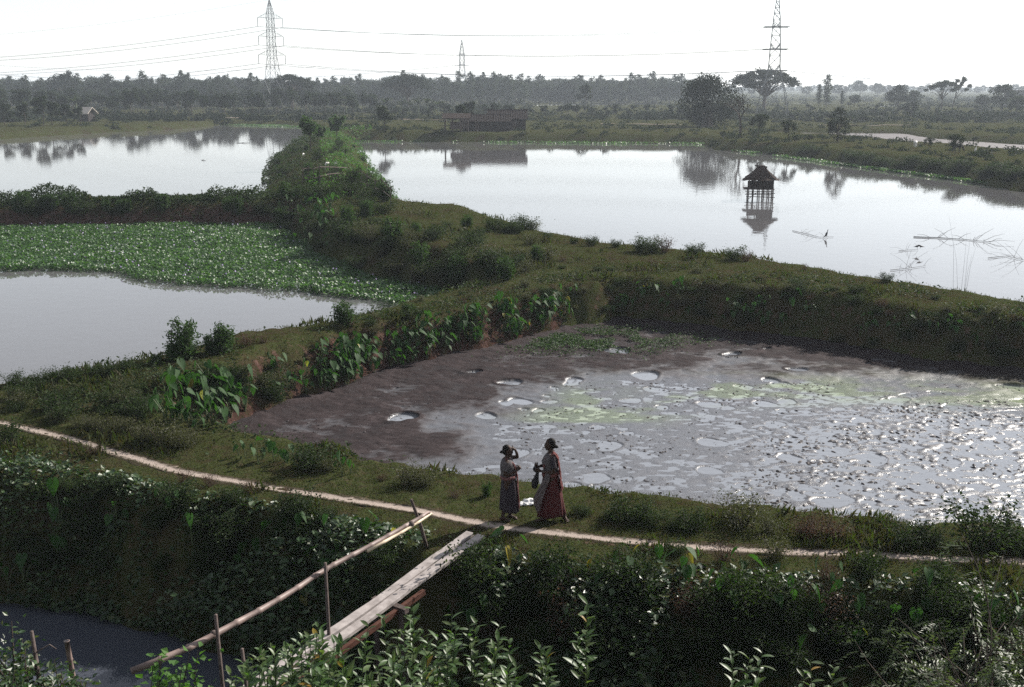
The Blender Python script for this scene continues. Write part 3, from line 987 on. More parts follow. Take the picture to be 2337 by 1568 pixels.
def tree_umbrella(seed, h=14, w=20, m=None, n=7500, ls=.62, pads=40, lean=0):
    """a rain tree: forking limbs that carry flat layered pads"""
    rg = np.random.default_rng(seed); rr = random.Random(seed)
    mb = MB(); limbs(mb, (0, 0, -.4), (lean * .3, 0, h * .36), w * .028, w * .021, .03, 4, 8, rr)
    puffs = []
    for i in range(pads):
        a = i * 2.399 + rr.uniform(-.3, .3); o = w * .5 * math.sqrt((i + .4) / pads) * rr.uniform(.82, 1.0)
        z = h * (.90 - .30 * (o / (w * .5)) ** 2) + rr.uniform(-.06, .05) * h
        px, py = o * math.cos(a) + lean, o * math.sin(a)
        pw = w * rr.uniform(.075, .135)
        puffs.append((px, py, z, pw, pw, h * rr.uniform(.05, .085)))
        mid = Vector((px * .45 + lean * .3, py * .45, h * .36 + (z - h * .36) * .62))
        mb.tube([(lean * .3, 0, h * .33), tuple(mid), (px, py, z - h * .02)], [w * .011, w * .007, w * .002], 5)
    V, F = puff_leaves(puffs, n, ls, rg, .7, .65, 0, .25)
    return mb.mesh('umbrella_trunk', M_BARK), npmesh('umbrella_crown', V, F, m or M_TREE2)


def tree_bare(seed, h=6):
    rg = np.random.default_rng(seed); rr = random.Random(seed)
    mb = MB(); tips = []

    def grow(p, d, L, r, dep):
        q = p + d * L
        mid = p.lerp(q, .5) + Vector((rr.uniform(-1, 1), rr.uniform(-1, 1), rr.uniform(-.3, .6))) * L * .07
        mb.tube([p, mid, q], [r, r * .85, r * .65], 5, False)
        if dep == 0: tips.append(q); return
        for _ in range(3 if dep > 1 else 2):
            nd = (d + Vector((rr.uniform(-1, 1), rr.uniform(-1, 1), rr.uniform(-.35, .6))) * .75).normalized()
            grow(q, nd, L * rr.uniform(.62, .85), r * .6, dep - 1)
    grow(Vector((0, 0, -.1)), Vector((.05, 0, 1)), h * .28, h * .028, 4)
    P = np.array([t for t in tips for _ in range(4)]) + rg.normal(size=(len(tips) * 4, 3)) * .25
    V, F = leaf_cloud(P, rg.uniform(.12, .28, len(P)), rg, aspect=.5)
    return mb.mesh('bare_trunk', M_BARK), npmesh('bare_crown', V, F, M_TREE)


def banana(seed):
    rr = random.Random(seed)
    mb = MB(); mb.tube([(0, 0, -.2), (.03, 0, 1.2), (0, .03, 2.3)], [.16, .13, .09], 7)
    st = mb.mesh('banana_stem', M_STEM)
    lv = []
    for i in range(7):
        L = rr.uniform(1.5, 2.2); W = .30
        V, F = [], []
        rise = rr.uniform(.9, 1.5)
        for k in range(8):
            q = k / 7
            x = L * q * (1 - .18 * q); z = 2.2 + rise * L * .55 * math.sin(min(1, q * 1.1) * 2.3) * .75
            w = W * math.sin(math.pi * min(.97, q * .9 + .08)) ** .6
            V += [(x, -w, z - .09 + rr.uniform(-.03, .03)), (x, 0, z), (x, w, z - .09 + rr.uniform(-.03, .03))]
        for k in range(7):
            b = k * 3
            F += [(b, b + 1, b + 4, b + 3), (b + 1, b + 2, b + 5, b + 4)]
        m_ = MB().add(V, F).mesh('banana_leaf', M_PALE)
        lv.append((m_, i * 2.4 + rr.uniform(-.3, .3)))
    return st, lv


def put_tree(kind, name, label, cat, x, y, s=1.0, group=None, rz=None, z=None, sz=None):
    zz = hz(x, y) if z is None and y < 740 else (-.1 if z is None else z)
    e = empty(name, (x, y, zz), R.uniform(0, 6.28) if rz is None else rz, (s, s, s * (sz or 1)))
    tag(e, label, cat, group)
    link('trunk', kind[0], e); link('crown', kind[1], e)
    return e


SL = [tree_slender(100 + i, i % 3 == 0) for i in range(7)]
RD = [tree_round(200 + i) for i in range(5)]
BR = [tree_broad(300 + i, m=[M_TREE, M_TREE2, M_PALE][i % 3]) for i in range(5)]
UM = [tree_umbrella(400 + i) for i in range(3)]


def xat(vx, Y):
    return atd(vx, 240, Y).x


# the treeline beyond the far bank
vx = -60.0
while vx < 1590:
    Y = R.uniform(480, 540)
    if vx < 700: Y = R.uniform(430, 520)
    if vx > 1190: Y = R.uniform(512, 560)
    s = R.uniform(1.1, 1.6) * (1.06 if 880 < vx < 1560 else .95)
    put_tree(R.choice(SL if R.random() < .75 else BR[:4]), 'treeline_tree', 'tall slender tree in the long treeline beyond the ponds', 'tree', xat(vx, Y), Y, s, 'slender trees of the long treeline', sz=R.uniform(.72, .88))
    vx += R.uniform(6.5, 12)
vx = -60.0
while vx < 1600:
    Y = R.uniform(560, 680)
    put_tree(R.choice(BR), 'backdrop_tree', 'hazy bushy tree filling the back of the treeline', 'tree', xat(vx, Y), Y, R.uniform(1.15, 1.5), 'bushy trees behind the treeline')
    vx += R.uniform(13, 24)
vx = -50.0
while vx < 860:      # orchard on the left
    for Yr in ((300, 335), (345, 385), (395, 430)):
        Y = R.uniform(*Yr)
        if R.random() < .86:
            q = xat(vx + R.uniform(-8, 8), Y)
            if float(field(np.array([q]), np.array([Y]), 1)[0]) > 4:
                put_tree(R.choice(RD), 'orchard_tree', 'small round orchard tree beyond the left pond', 'tree', q, Y, R.uniform(1.0, 1.7), 'orchard trees beyond the left pond')
    vx += R.uniform(14, 22)
for i in range(60):     # rough bushes at the centre and right
    v = R.uniform(860, 1560); Y = R.uniform(290, 450 if v < 1200 else 330)
    put_tree(R.choice(RD), 'scrub_tree', 'low bushy tree on the plain behind the tiled houses', 'tree', xat(v, Y), Y, R.uniform(.5, .95), 'bushy trees behind the houses', sz=.8)
for i in range(70):
    v = R.uniform(1800, 2380); Y = R.uniform(230, 430)
    q = xat(v, Y)
    if float(field(np.array([q]), np.array([Y]), 6)[0]) > 2:
        put_tree(R.choice(RD), 'scrub_tree', 'low bush on the plain beyond the dried pond bed', 'tree', q, Y, R.uniform(.3, .75), 'bushes beyond the dried pond bed', sz=.7)
vx = 1480.0
while vx < 2400:       # far hazy rows
    Y = R.uniform(850, 1500)
    put_tree(R.choice(BR), 'distant_tree', 'pale distant tree dissolving in the haze', 'tree', xat(vx, Y), Y, R.uniform(.8, 1.25), 'distant trees in the haze')
    vx += R.uniform(9, 20)
# landmark trees
put_tree(UM[0], 'rain_tree', 'wide dark rain tree rising above the middle of the treeline', 'tree', xat(930, 400), 400, .93, sz=.98)
put_tree(UM[1], 'rain_tree', 'dark rain tree standing behind the left pylon', 'tree', xat(668, 395), 395, .78, sz=1.15)
put_tree(UM[2], 'rain_tree', 'flat topped rain tree behind the legs of the right pylon', 'tree', xat(1744, 355), 355, 1.1, sz=.88)
put_tree(UM[0], 'rain_tree', 'low flat crowned tree in the left of the treeline', 'tree', xat(290, 470), 470, .62, rz=1)
put_tree(BR[1], 'broad_tree', 'tall bushy tree standing above the left treeline', 'tree', xat(143, 450), 450, 1.35, sz=1.1)
BAN = tree_broad(350, 10.5, 13.5, M_TREE2, 10000, .03, .42, -.95, 60)
p = G(1614, 289)
e = put_tree(BAN, 'banyan_tree', 'huge dense round banyan on the far right bank', 'tree', p.x, p.y, 1.0, z=p.z)
mb = MB()
for i in range(12):
    a = i * .52; r = R.uniform(.5, 1.6)
    mb.tube([(r * math.cos(a), r * math.sin(a), -.3), (r * .8 * math.cos(a), r * .8 * math.sin(a), 2.2), (r * .6 * math.cos(a), r * .6 * math.sin(a), 4.5)], [.34, .24, .2], 6)
mb.build('aerial_roots', M_BARK, e)
p = G(1687, 312)
put_tree(tree_bare(360, 7.5), 'sparse_tree', 'nearly leafless spreading tree right of the banyan', 'tree', p.x, p.y, 1.15, z=p.z)
DK = tree_round(370, 4, 3.4, M_TREE, 1500, .24)
for (v, b, s, szz, lab) in [(1730, 312, .95, 1.0, 'small round crowned tree on the bank left of the slim sapling'), (1798, 322, .72, 1.1, 'slim young tree with a small crown on the right bank')]:
    p = G(v, b)
    put_tree(DK, 'bank_tree', lab, 'tree', p.x, p.y, s, z=p.z, sz=szz)
COLM = tree_broad(371, 5.2, 3.6, M_TREE2, 2600, .02, .22, -1, 40)
p = G(1911, 323)
put_tree(COLM, 'ivy_covered_tree', 'dense dark leafy tree standing alone on the right bank', 'tree', p.x, p.y, .95, z=p.z)
for v, b, s in [(1815, 330, .34), (1848, 326, .3), (2118, 343, .42), (1650, 322, .4)]:
    p = G(v, b)
    put_tree(DK, 'sapling', 'thin sapling on the right dike', 'sapling', p.x, p.y, s, 'saplings on the right dike', z=p.z)
p = G(2178, 352)
put_tree(DK, 'sapling', 'thin sapling standing over the dark goat', 'sapling', p.x, p.y, .62, z=p.z)
# right hand distance
LEAN = tree_slender(380, True)
for v, Y, kind, s, lab in [(1885, 420, LEAN, 1.15, 'ragged pale tree in the haze right of the right pylon'), (1868, 430, SL[2], .8, 'thin ragged tree beside the taller pale tree in the haze'), (1948, 430, BR[0], .55, 'small round hazy tree in the right distance'),
                           (1920, 440, SL[4], .6, 'slim hazy tree in the right distance'), (2048, 380, BR[1], .95, 'dark bushy tree in the right distance'), (2085, 400, BR[3], .7, 'hazy bush tree beside the dark bushy tree'),
                           (2080, 300, BR[4], .45, 'low dark bush on the plain at right'), (2285, 360, BR[3], .95, 'broad hazy tree near the flat roofed building'), (2320, 300, BR[2], .6, 'round tree in front of the flat roofed building'),
                           (2000, 900, BR[3], 1.2, 'faint broad tree on the hazy skyline'), (1960, 880, BR[0], 1.5, 'tall faint tree on the hazy skyline'), (2240, 370, BR[0], .6, 'small tree left of the broad hazy tree')]:
    put_tree(kind, 'distance_tree', lab, 'tree', xat(v, Y), Y, s)
AC = tree_umbrella(390, 9, 10, M_TREE, 2200, .5, 18, 0)
AC2 = tree_umbrella(391, 10.5, 7, M_TREE, 1300, .45, 9, 2.2)
put_tree(AC, 'acacia_tree', 'layered acacia in the right distance', 'tree', xat(2148, 370), 370, 1.15, rz=0)
put_tree(AC2, 'acacia_tree', 'leaning acacia with one detached flat crown', 'tree', xat(2172, 360), 360, 1.05, rz=0)
# trees with bare trunks on the left bank
for v, s, lab in [(12, 1.0, 'thin trunked tree at the far left edge of the left bank'), (57, .95, 'thin trunked tree second from left on the left bank'), (99, 1.25, 'sturdiest thin trunked tree on the left bank'),
                  (120, 1.05, 'thin trunked tree close beside the sturdiest one'), (154, .95, 'thin trunked tree between the others and the pale hut'), (184, .8, 'thin trunked tree just beside the pale hut')]:
    p = G(v, 286)
    put_tree(RD[int(s * 100) % 5], 'bank_tree', lab, 'tree', p.x, p.y, s * 1.05, z=p.z)
# papaya like bushes crowning the long dike
PAP = [tree_round(395, 3.6, 2.7, M_SPRIG, 1200, .34, .07), tree_round(396, 3.4, 2.5, M_SPRIG, 1100, .34, .07)]
for (v, b, s, k, lab) in [(707, 346, 1.08, 0, 'bushy crowned small tree on the left edge of the long dike'), (770, 322, 1.12, 1, 'bushy crowned small tree at the far end of the long dike'), (728, 330, .8, 1, 'short tree half hidden behind the nearer bushy tree')]:
    p = G(v, b)
    put_tree(PAP[k], 'papaya_tree', lab, 'tree', p.x, p.y, s, z=p.z)
for v, b, s, lab in [(878, 297, .95, 'round green bush tree left of the tiled houses'), (1050, 296, 1.0, 'leafy tree over the open shed'), (1075, 285, 1.1, 'second leafy tree behind the open shed'), (1335, 250, 1.9, 'dark round tree standing before the treeline'), (1125, 272, .9, 'shrubby tree behind the tiled houses')]:
    p = G(v, b)
    put_tree(RD[int(v) % 5], 'bank_tree', lab, 'tree', p.x, p.y, s, z=p.z)
BN = [banana(i) for i in range(2)]
for v, b in [(770, 262), (790, 262), (880, 262), (915, 262), (935, 262), (955, 264), (975, 262), (1000, 264), (150, 262), (175, 262), (60, 264)]:
    p = G(v, b)
    st, lv = BN[int(v) % 2]
    e = empty('banana_plant', (p.x, p.y, p.z), R.uniform(0, 6), R.uniform(1.2, 1.6))
    tag(e, 'banana plant with ragged leaves before the treeline', 'banana plant', 'banana plants before the treeline')
    link('stem', st, e)
    for m_, a in lv:
        o = link('leaf', m_, e); o.rotation_euler = (0, 0, a)


# ------------------------------------------------------------------ shrubs on the dikes
def shrub(seed, m, h=.8, w=.9, n=420, ls=.09, stems=7, up=.2, aspect=.45, upright=0.0, spk=1.0):
    rg = np.random.default_rng(seed); rr = random.Random(seed)
    mb = MB(); P = []; Dd = []
    for i in range(stems):
        a = rr.uniform(0, 6.28); o = rr.uniform(.15, .5) * w * (1 - upright * .4)
        tip = Vector((o * math.cos(a), o * math.sin(a), h * rr.uniform(.6, 1.0)))
        pts = limbs(mb, (o * .15 * math.cos(a), o * .15 * math.sin(a), -.08), tip, .016 * h + .004, .004, .12, 4, 4, rr)
        for k in range(int(n / stems)):
            q = rr.uniform(.18, 1.0)
            f = q * 4; j = min(3, int(f)); b = pts[j].lerp(pts[j + 1], f - j)
            sp = (.10 + .05 * (1 - q)) * (w + h) * (.5 if upright else 1.0) * spk
            P.append(b + Vector((rr.gauss(0, 1), rr.gauss(0, 1), rr.gauss(0, .8))) * sp * .6)
            Dd.append(Vector((rr.gauss(0, 1), rr.gauss(0, 1), rr.gauss(.3 + upright, .6))))
    V, F = leaf_cloud(np.array(P), rg.uniform(.6, 1.4, len(P)) * ls, rg, up=up, aspect=aspect, D=np.array(Dd))
    return mb.mesh('shrub_stems', M_BARK), npmesh('shrub_foliage', V, F, m)


BUSH = [shrub(500 + i, M_BUSH, .9, 1.25, 1500, .085, 11) for i in range(4)]
OLV = [shrub(510 + i, M_OLIVE, .85, 1.2, 1700, .06, 13) for i in range(4)]
DRY = [shrub(520 + i, M_DRY, .8, 1.0, 800, .055, 13) for i in range(3)]
SPR = [shrub(530 + i, M_SPRIG, 1.25, 1.1, 1300, .13, 12, .1, .3, 1.0) for i in range(4)]


def put_shrub(kind, name, label, cat, p, s, group=None, sz=1.0):
    e = empty(name, (p[0], p[1], p[2] - .03), R.uniform(0, 6.28), (s, s, s * sz))
    tag(e, label, cat, group)
    link('stems', kind[0], e); link('foliage', kind[1], e)
    return e


# sprigs against the left pond
for v, b, s, sz, lab in [(425, 812, 1.0, 1.15, 'tallest leafy sprig bush against the left pond'), (398, 818, .6, 1.0, 'low sprig bush left of the tallest sprig bush'), (508, 797, .85, 1.05, 'rounded leafy bush right of the tallest sprig bush'), (485, 800, .6, 1.0, 'smaller sprig bush between the two tall ones'),
                        (785, 737, .85, .95, 'spreading sprig bush near the hyacinth tip'), (355, 825, .45, .8, 'small round bush on the dike edge left of the sprigs'), (930, 712, .55, .8, 'low bush at the corner of the hyacinth mat')]:
    p = G(v, b + 6)
    e = put_shrub(SPR[int(v) % 4], 'sprig_bush', lab, 'bush', p, s, None, sz); e.scale.x *= 1.3; e.scale.y *= 1.3; e.scale.z *= .85
for v, b, s in [(565, 783, .6), (555, 788, .45), (600, 778, .35)]:
    put_shrub(DRY[int(v) % 3], 'dry_shrub', 'reddish dry shrub on the dike right of the sprigs', 'shrub', G(v, b + 4), s, 'reddish shrubs by the sprigs')
for v, b in [(30, 870), (70, 866), (100, 868), (140, 862), (165, 860), (215, 852), (245, 848), (275, 840), (300, 838)]:
    put_shrub(R.choice(BUSH), 'crest_bush', 'small bush on the crest above the left pond', 'bush', G(v, b + 8), R.uniform(.3, .62), 'small bushes on the left dike crest', .8)
# banks left of the mud
for i in range(44):
    v = R.uniform(20, 640); b = 885 + R.uniform(0, 75) + (0 if v < 300 else -40 * (v - 300) / 340)
    put_shrub(R.choice(BUSH + OLV + BUSH), 'bank_bush', 'leafy bush on the bank left of the mud', 'bush', G(v, b), R.uniform(.35, .85), 'bushes on the bank left of the mud', .8)
for v, b, s in [(210, 985, .6), (240, 990, .7), (340, 1010, .75), (375, 1015, .8), (410, 1022, .7), (440, 1015, .6), (300, 990, .6), (270, 980, .5), (180, 975, .5), (130, 965, .5)]:
    put_shrub(R.choice(OLV), 'olive_bush', 'feathery olive bush between the footpath and the taro clump', 'bush', G(v, b), s, 'feathery bushes beside the footpath', .85)
for v, b, s, lab, k in [(700, 1072, .80, 'dark bush on the grass edge left of the yellowish bush', BUSH), (740, 1074, .5, 'pale feathery bush leaning on the dark bush', OLV), (930, 1105, .75, 'yellowish feathery bush on the grass edge', OLV), (965, 1112, .6, 'second yellowish bush on the grass edge', OLV),
                        (1040, 1135, .35, 'small orange tinged bush left of the women', DRY), (1110, 1133, .32, 'bright green leafy plant left of the women', SPR), (870, 1095, .3, 'small reddish plant beside the yellowish bush', DRY)]:
    put_shrub(k[1], 'path_bush', lab, 'bush', G(v, b), s, None, .85)
for v, b, s, lab in [(1440, 1195, .7, 'low bush right of the women'), (1480, 1200, .55, 'second low bush right of the women'), (1580, 1212, .6, 'spreading bush on the mud edge'), (1690, 1200, .95, 'taller feathery bush on the mud edge'), (1760, 1218, .55, 'dark low bush beside the feathery bush'),
                        (1860, 1230, .75, 'reddish bush mass on the mud edge'), (1900, 1232, .7, 'pinkish dry bush on the mud edge'), (1830, 1225, .6, 'olive bush left of the pinkish bush'), (2070, 1243, .75, 'upright bush alone on the mud edge'), (2125, 1246, .5, 'low round bush right of the upright bush'), (2245, 1250, 1.15, 'largest dark bush on the mud edge at right'), (2330, 1252, .7, 'bush at the right edge of the picture'),
                        (1535, 1207, .4, 'small weed on the mud edge'), (1330, 1175, .35, 'low weed just right of the walking woman'), (1395, 1185, .4, 'low weed patch near the women')]:
    kk = DRY if 'reddish' in lab or 'pinkish' in lab else (OLV if 'feathery' in lab or 'olive' in lab else BUSH)
    put_shrub(kk[int(v) % len(kk)], 'edge_bush', lab, 'bush', G(v, b), s, None, .85)
# near the path, ditch side
for v, b, s, k in [(20, 1010, .7, BUSH), (1650, 1280, .5, DRY), (1540, 1268, .35, BUSH), (1770, 1275, .55, OLV), (2130, 1335, .6, BUSH), (1970, 1310, .5, BUSH), (660, 1150, .45, DRY), (480, 1110, .4, DRY), (215, 1040, .4, DRY), (420, 1100, .4, DRY), (560, 1130, .45, DRY), (1420, 1270, .35, OLV), (1890, 1325, .5, DRY), (1990, 1300, .4, BUSH), (1480, 1262, .3, DRY)]:
    put_shrub(k[int(v) % len(k)], 'verge_bush', 'small scrubby bush on the ditch side verge of the footpath', 'bush', G(v, b), s, 'bushes on the ditch side verge')
for i in range(90):
    v = R.uniform(1050, 2330); b = R.uniform(1300, 1520)
    if (v > 2150 and b < 1400) or (v > 1450 and b < 1365): continue
    put_shrub(R.choice(BUSH + BUSH + DRY[:1]), 'thicket_bush', 'leafy bush in the dark thicket below the path at right', 'bush', G(v, b), R.uniform(.45, .95), 'bushes of the dark thicket', R.uniform(.7, 1.2))
for i in range(34):
    v = R.uniform(0, 900); b = 1070 + v * .11 + R.uniform(20, 230)
    if v < 640 and b > 1360: continue
    put_shrub(R.choice(BUSH), 'slope_bush', 'leafy bush on the shaded ditch bank at left', 'bush', G(v, b), R.uniform(.4, .8), 'bushes on the ditch bank at left', .8)
# mound, cross dike, right dike
for i in range(60):
    v = R.uniform(670, 1260); b = R.uniform(520, 655)
    if b > 530 + (v - 670) * .42 + 40: continue
    put_shrub(R.choice(BUSH + OLV + SPR[:2]), 'mound_bush', 'bush on the shaded side of the middle mound', 'bush', G(v, b), R.uniform(.6, 1.5), 'bushes on the middle mound', .7)
for v, b, s in [(990, 520, .55), (1020, 515, .5), (1125, 522, .9), (1165, 526, .8), (1245, 542, .5), (1350, 556, .6), (1405, 560, .5), (1460, 570, .9), (1490, 572, .9), (1515, 572, 1.0), (1582, 580, .8), (1672, 588, .8), (1702, 592, .7), (1180, 528, .6), (1310, 552, .4), (1835, 612, .4), (2022, 640, .5)]:
    put_shrub(R.choice(BUSH + DRY[:1]), 'skyline_bush', 'small bush outlined against the white pond', 'bush', G(v, b + 5), s, 'bushes outlined along the right dike crest')
for i in range(85):
    v = R.uniform(1240, 2330); b = 560 + (v - 1240) * .12 + R.uniform(15, 150)
    put_shrub(R.choice(BUSH + OLV + DRY + BUSH), 'dike_bush', 'bush on the shaded face of the right dike', 'bush', G(v, b), R.uniform(.3, .7), 'bushes on the shaded right dike', .7)
for i in range(34):
    v = R.uniform(760, 1300); b = 835 - (v - 760) * .26 + R.uniform(-105, 5)
    put_shrub(R.choice(BUSH + DRY + OLV), 'dike_bush', 'bush on the dike left of the mud head', 'bush', G(v, b), R.uniform(.25, .6), 'bushes on the left dike', .75)
for i in range(20):
    v = R.uniform(0, 600)
    put_shrub(R.choice(BUSH + SPR), 'cross_dike_bush', 'bush on the red earth cross dike', 'bush', G(v, R.uniform(478, 492)), R.uniform(.8, 1.5), 'bushes on the red earth cross dike', .8)
for i in range(70):
    v = R.uniform(615, 900); b = R.uniform(330, 560)
    lo = 606 + max(0, 460 - b) * .0 + (60 * (400 - b) / 100 if b < 400 else 0)
    hi = 815 + max(0, (b - 340)) * .55
    if v < lo or v > hi: continue
    p = G(v, b)
    put_shrub(R.choice(SPR[:2] + BUSH), 'dike_shrub', 'lush green shrub on the long middle dike', 'shrub', p, R.uniform(.7, 1.7), 'lush shrubs on the long dike', .75)
for i in range(40):
    v = R.uniform(1660, 2336); b = 335 + (v - 1660) * .11 + R.uniform(-12, 10)
    put_shrub(R.choice(BUSH), 'far_bank_bush', 'bush on the far right dike', 'bush', G(v, b), R.uniform(1.0, 2.2), 'bushes on the far right dike', .6)


# ------------------------------------------------------------------ taro plants, leaf by leaf
def taro_leaf_mesh(m, L=.42, W=.30, curl=.12):
    out = []
    prof = [(-.30, .10), (-.26, .30), (-.10, .46), (.10, .50), (.35, .40), (.65, .22), (.88, .07), (1.0, .0)]
    V, F = [], []
    V.append((0, 0, 0))
    ring = []
    for (x, w) in prof[:-1]: ring.append((x, w))
    left = [(-.04, 0)] + ring + [(1, 0)]
    mid = [(0.0, 0), (.3, 0), (.65, 0), (1.0, 0)]
    V = []
    for x, w in left:      # left edge then the midrib
        V.append((x * L, w * W, -curl * L * (x * x) + .10 * w * L))
    for x, w in left[1:-1]:
        V.append((x * L, -w * W, -curl * L * (x * x) + .10 * w * L))
    nl = len(left)
    rib = len(V)
    for x in (.0, .1, .35, .65, .88): V.append((x * L, 0, -curl * L * x * x - .01))
    # left side faces
    L_ = [1, 2, 3, 4, 5, 6, 7]
    Rr = [nl + i for i in range(7)]
    for S, flip in ((L_, 0), (Rr, 1)):
        q = [(rib, S[0], S[1]), (rib, S[1], S[2]), (rib, S[2], S[3], rib + 1), (rib + 1, S[3], S[4], rib + 2), (rib + 2, S[4], S[5], rib + 3), (rib + 3, S[5], S[6], rib + 4), (rib + 4, S[6], nl - 1)]
        for f in q: F.append(f[::-1] if flip else f)
    return MB().add(V, F).mesh('taro_leaf', m, True)


TLM = [taro_leaf_mesh(M_TARO, .42, .33, .15), taro_leaf_mesh(M_TARO, .46, .32, .3), taro_leaf_mesh(M_TARO, .36, .30, .05)]
TLY = taro_leaf_mesh(M_TARO2, .38, .28, .3)


def taro_plant(p, label, group, s=1.0, n=5, tall=.75, yellow=.02, face=None):
    e = empty('taro_plant', (p[0], p[1], p[2] - .04), 0, s)
    tag(e, label, 'taro plant', group)
    mb = MB()
    for i in range(n):
        a = i * 2.4 + R.uniform(-.5, .5); o = R.uniform(.12, .34)
        hh = tall * R.uniform(.55, 1.15)
        tip = Vector((o * math.cos(a), o * math.sin(a), hh))
        mb.tube([(0, 0, 0), (o * .35 * math.cos(a), o * .35 * math.sin(a), hh * .6), tip], [.016, .011, .007], 4, False)
        o_ = link('leaf', TLY if R.random() < yellow else R.choice(TLM), e)
        o_.location = tip
        o_.rotation_euler = (R.uniform(-.7, .7), R.uniform(.35, 1.5), a + R.uniform(-.8, .8))
        q = R.uniform(.45, .85); o_.scale = (q, q, q)
    mb.build('stalks', M_STEM, e)


for i in range(40):
    v = R.uniform(375, 560); b = 985 - R.uniform(0, 95)
    taro_plant(G(v, b), 'large leaved taro plant in the clump left of the mud', 'taro clump left of the mud', R.uniform(.75, 1.2), 5)
for i in range(120):
    q = R.random(); v = 725 + q * 570; b = 905 - q * 165 - R.uniform(0, 85) * (1 - .3 * q)
    taro_plant(G(v, b), 'taro plant in the long bank of taro above the mud', 'long bank of taro above the mud', R.uniform(.55, 1.0), 6, .8, .025)
for v, b in [(560, 1045), (600, 1050), (625, 1055), (650, 1058), (770, 1070), (800, 1080), (545, 1040), (640, 1052), (780, 1085), (590, 1055)]:
    taro_plant(G(v, b), 'small taro plant on the grass edge of the mud', 'small taro along the grass edge', R.uniform(.5, .75), 3)
for i in range(12):
    v = R.uniform(610, 700); b = R.uniform(840, 910)
    taro_plant(G(v, b), 'scattered taro on the eroded bank', 'taro on the eroded bank', R.uniform(.6, .9), 3)
for i in range(40):
    v = R.uniform(1300, 2330); b = 735 + max(0, v - 1560) * .09 - R.uniform(0, 50)
    if v < 1560: b = 730 - R.uniform(0, 60)
    taro_plant(G(v, b), 'taro plant at the shaded foot of the right dike', 'taro at the foot of the right dike', R.uniform(.6, .95), 4)
for i in range(18):
    v = R.uniform(640, 760); b = R.uniform(470, 580)
    taro_plant(G(v, b), 'taro plant at the foot of the long dike by the hyacinth', 'taro at the foot of the long dike', R.uniform(1.0, 1.5), 4)
for i in range(58):
    v = R.uniform(0, 2300); b = 1110 + v * .085 + R.uniform(40, 260)
    if b > 1525 or (v < 640 and b > 1350): continue
    if 700 < v < 1110 and abs(b - (1242 + (1060 - v) * .7)) < 60: continue
    taro_plant(G(v, b), 'taro plant rising from the creepers on the ditch bank', 'taro on the ditch bank', R.uniform(.65, 1.0), 3, .7, .06)


# ------------------------------------------------------------------ foreground shrubs with long leaves
def long_leaf(m, L=.2, W=.065):
    V, F = [], []
    for k, (q, w) in enumerate([(0, .12), (.25, .8), (.5, 1), (.75, .75), (1, .02)]):
        z = -.12 * L * q * q * 2
        V += [(q * L, -w * W / 2, z + .012 * w), (q * L, 0, z), (q * L, w * W / 2, z + .012 * w)]
    for k in range(4):
        b = k * 3
        F += [(b, b + 1, b + 4, b + 3), (b + 1, b + 2, b + 5, b + 4)]
    return MB().add(V, F).mesh('long_leaf', m, True)


LL = [long_leaf(M_BROAD, .19, .07), long_leaf(M_BROAD, .25, .08), long_leaf(M_BROAD, .15, .06)]
LY = long_leaf(M_TARO2, .22, .075)


def leafy_shrub(p, label, group, h, nst, spread, per=11, lean=(0, 0), name='leafy_shrub', cat='shrub'):
    e = empty(name, p, 0)
    tag(e, label, cat, group)
    for i in range(nst):
        a = i * 2.4 + R.uniform(-.4, .4); o = R.uniform(.2, 1) * spread
        tip = Vector((o * math.cos(a) + lean[0], o * math.sin(a) + lean[1], h * R.uniform(.78, 1.0)))
        base = Vector((o * .12 * math.cos(a), o * .12 * math.sin(a), -.1))
        mid = base.lerp(tip, .55) + Vector((0, 0, .12 * h)) + Vector((R.uniform(-.1, .1), R.uniform(-.1, .1), 0))
        mb = MB(); pts = []
        for k in range(9):
            q = k / 8
            pts.append(base * (1 - q) ** 2 + mid * 2 * q * (1 - q) + tip * q * q)
        mb.tube(pts, [.016 * (1 - .75 * k / 8) for k in range(9)], 5)
        st = mb.build('branch', M_STEM, e)
        up0 = 1 - min(.75, 1.15 / h)          # leaves sit along the last metre or so
        for k in range(per):
            q = up0 + (1 - up0) * (k + .5) / per
            f = q * 8; j = min(7, int(f)); b = pts[j].lerp(pts[j + 1], f - j)
            lf = link('leaf', LY if R.random() < .015 else R.choice(LL), st)
            lf.location = b
            lf.rotation_euler = (R.uniform(-.4, .4), R.uniform(-.75, .15) - .35 * q, k * 2.4 + a + R.uniform(-.3, .3))
            s = R.uniform(.8, 1.2) * (1.05 - .3 * (k / per)); lf.scale = (s, s, s)


def fg(v, b, Y):
    """base of a plant whose top stands at a picture position, at distance Y"""
    t = atd(v, b, Y)
    z = max(hz(t.x, Y), ZE)
    return Vector((t.x, Y, z)), t.z - z


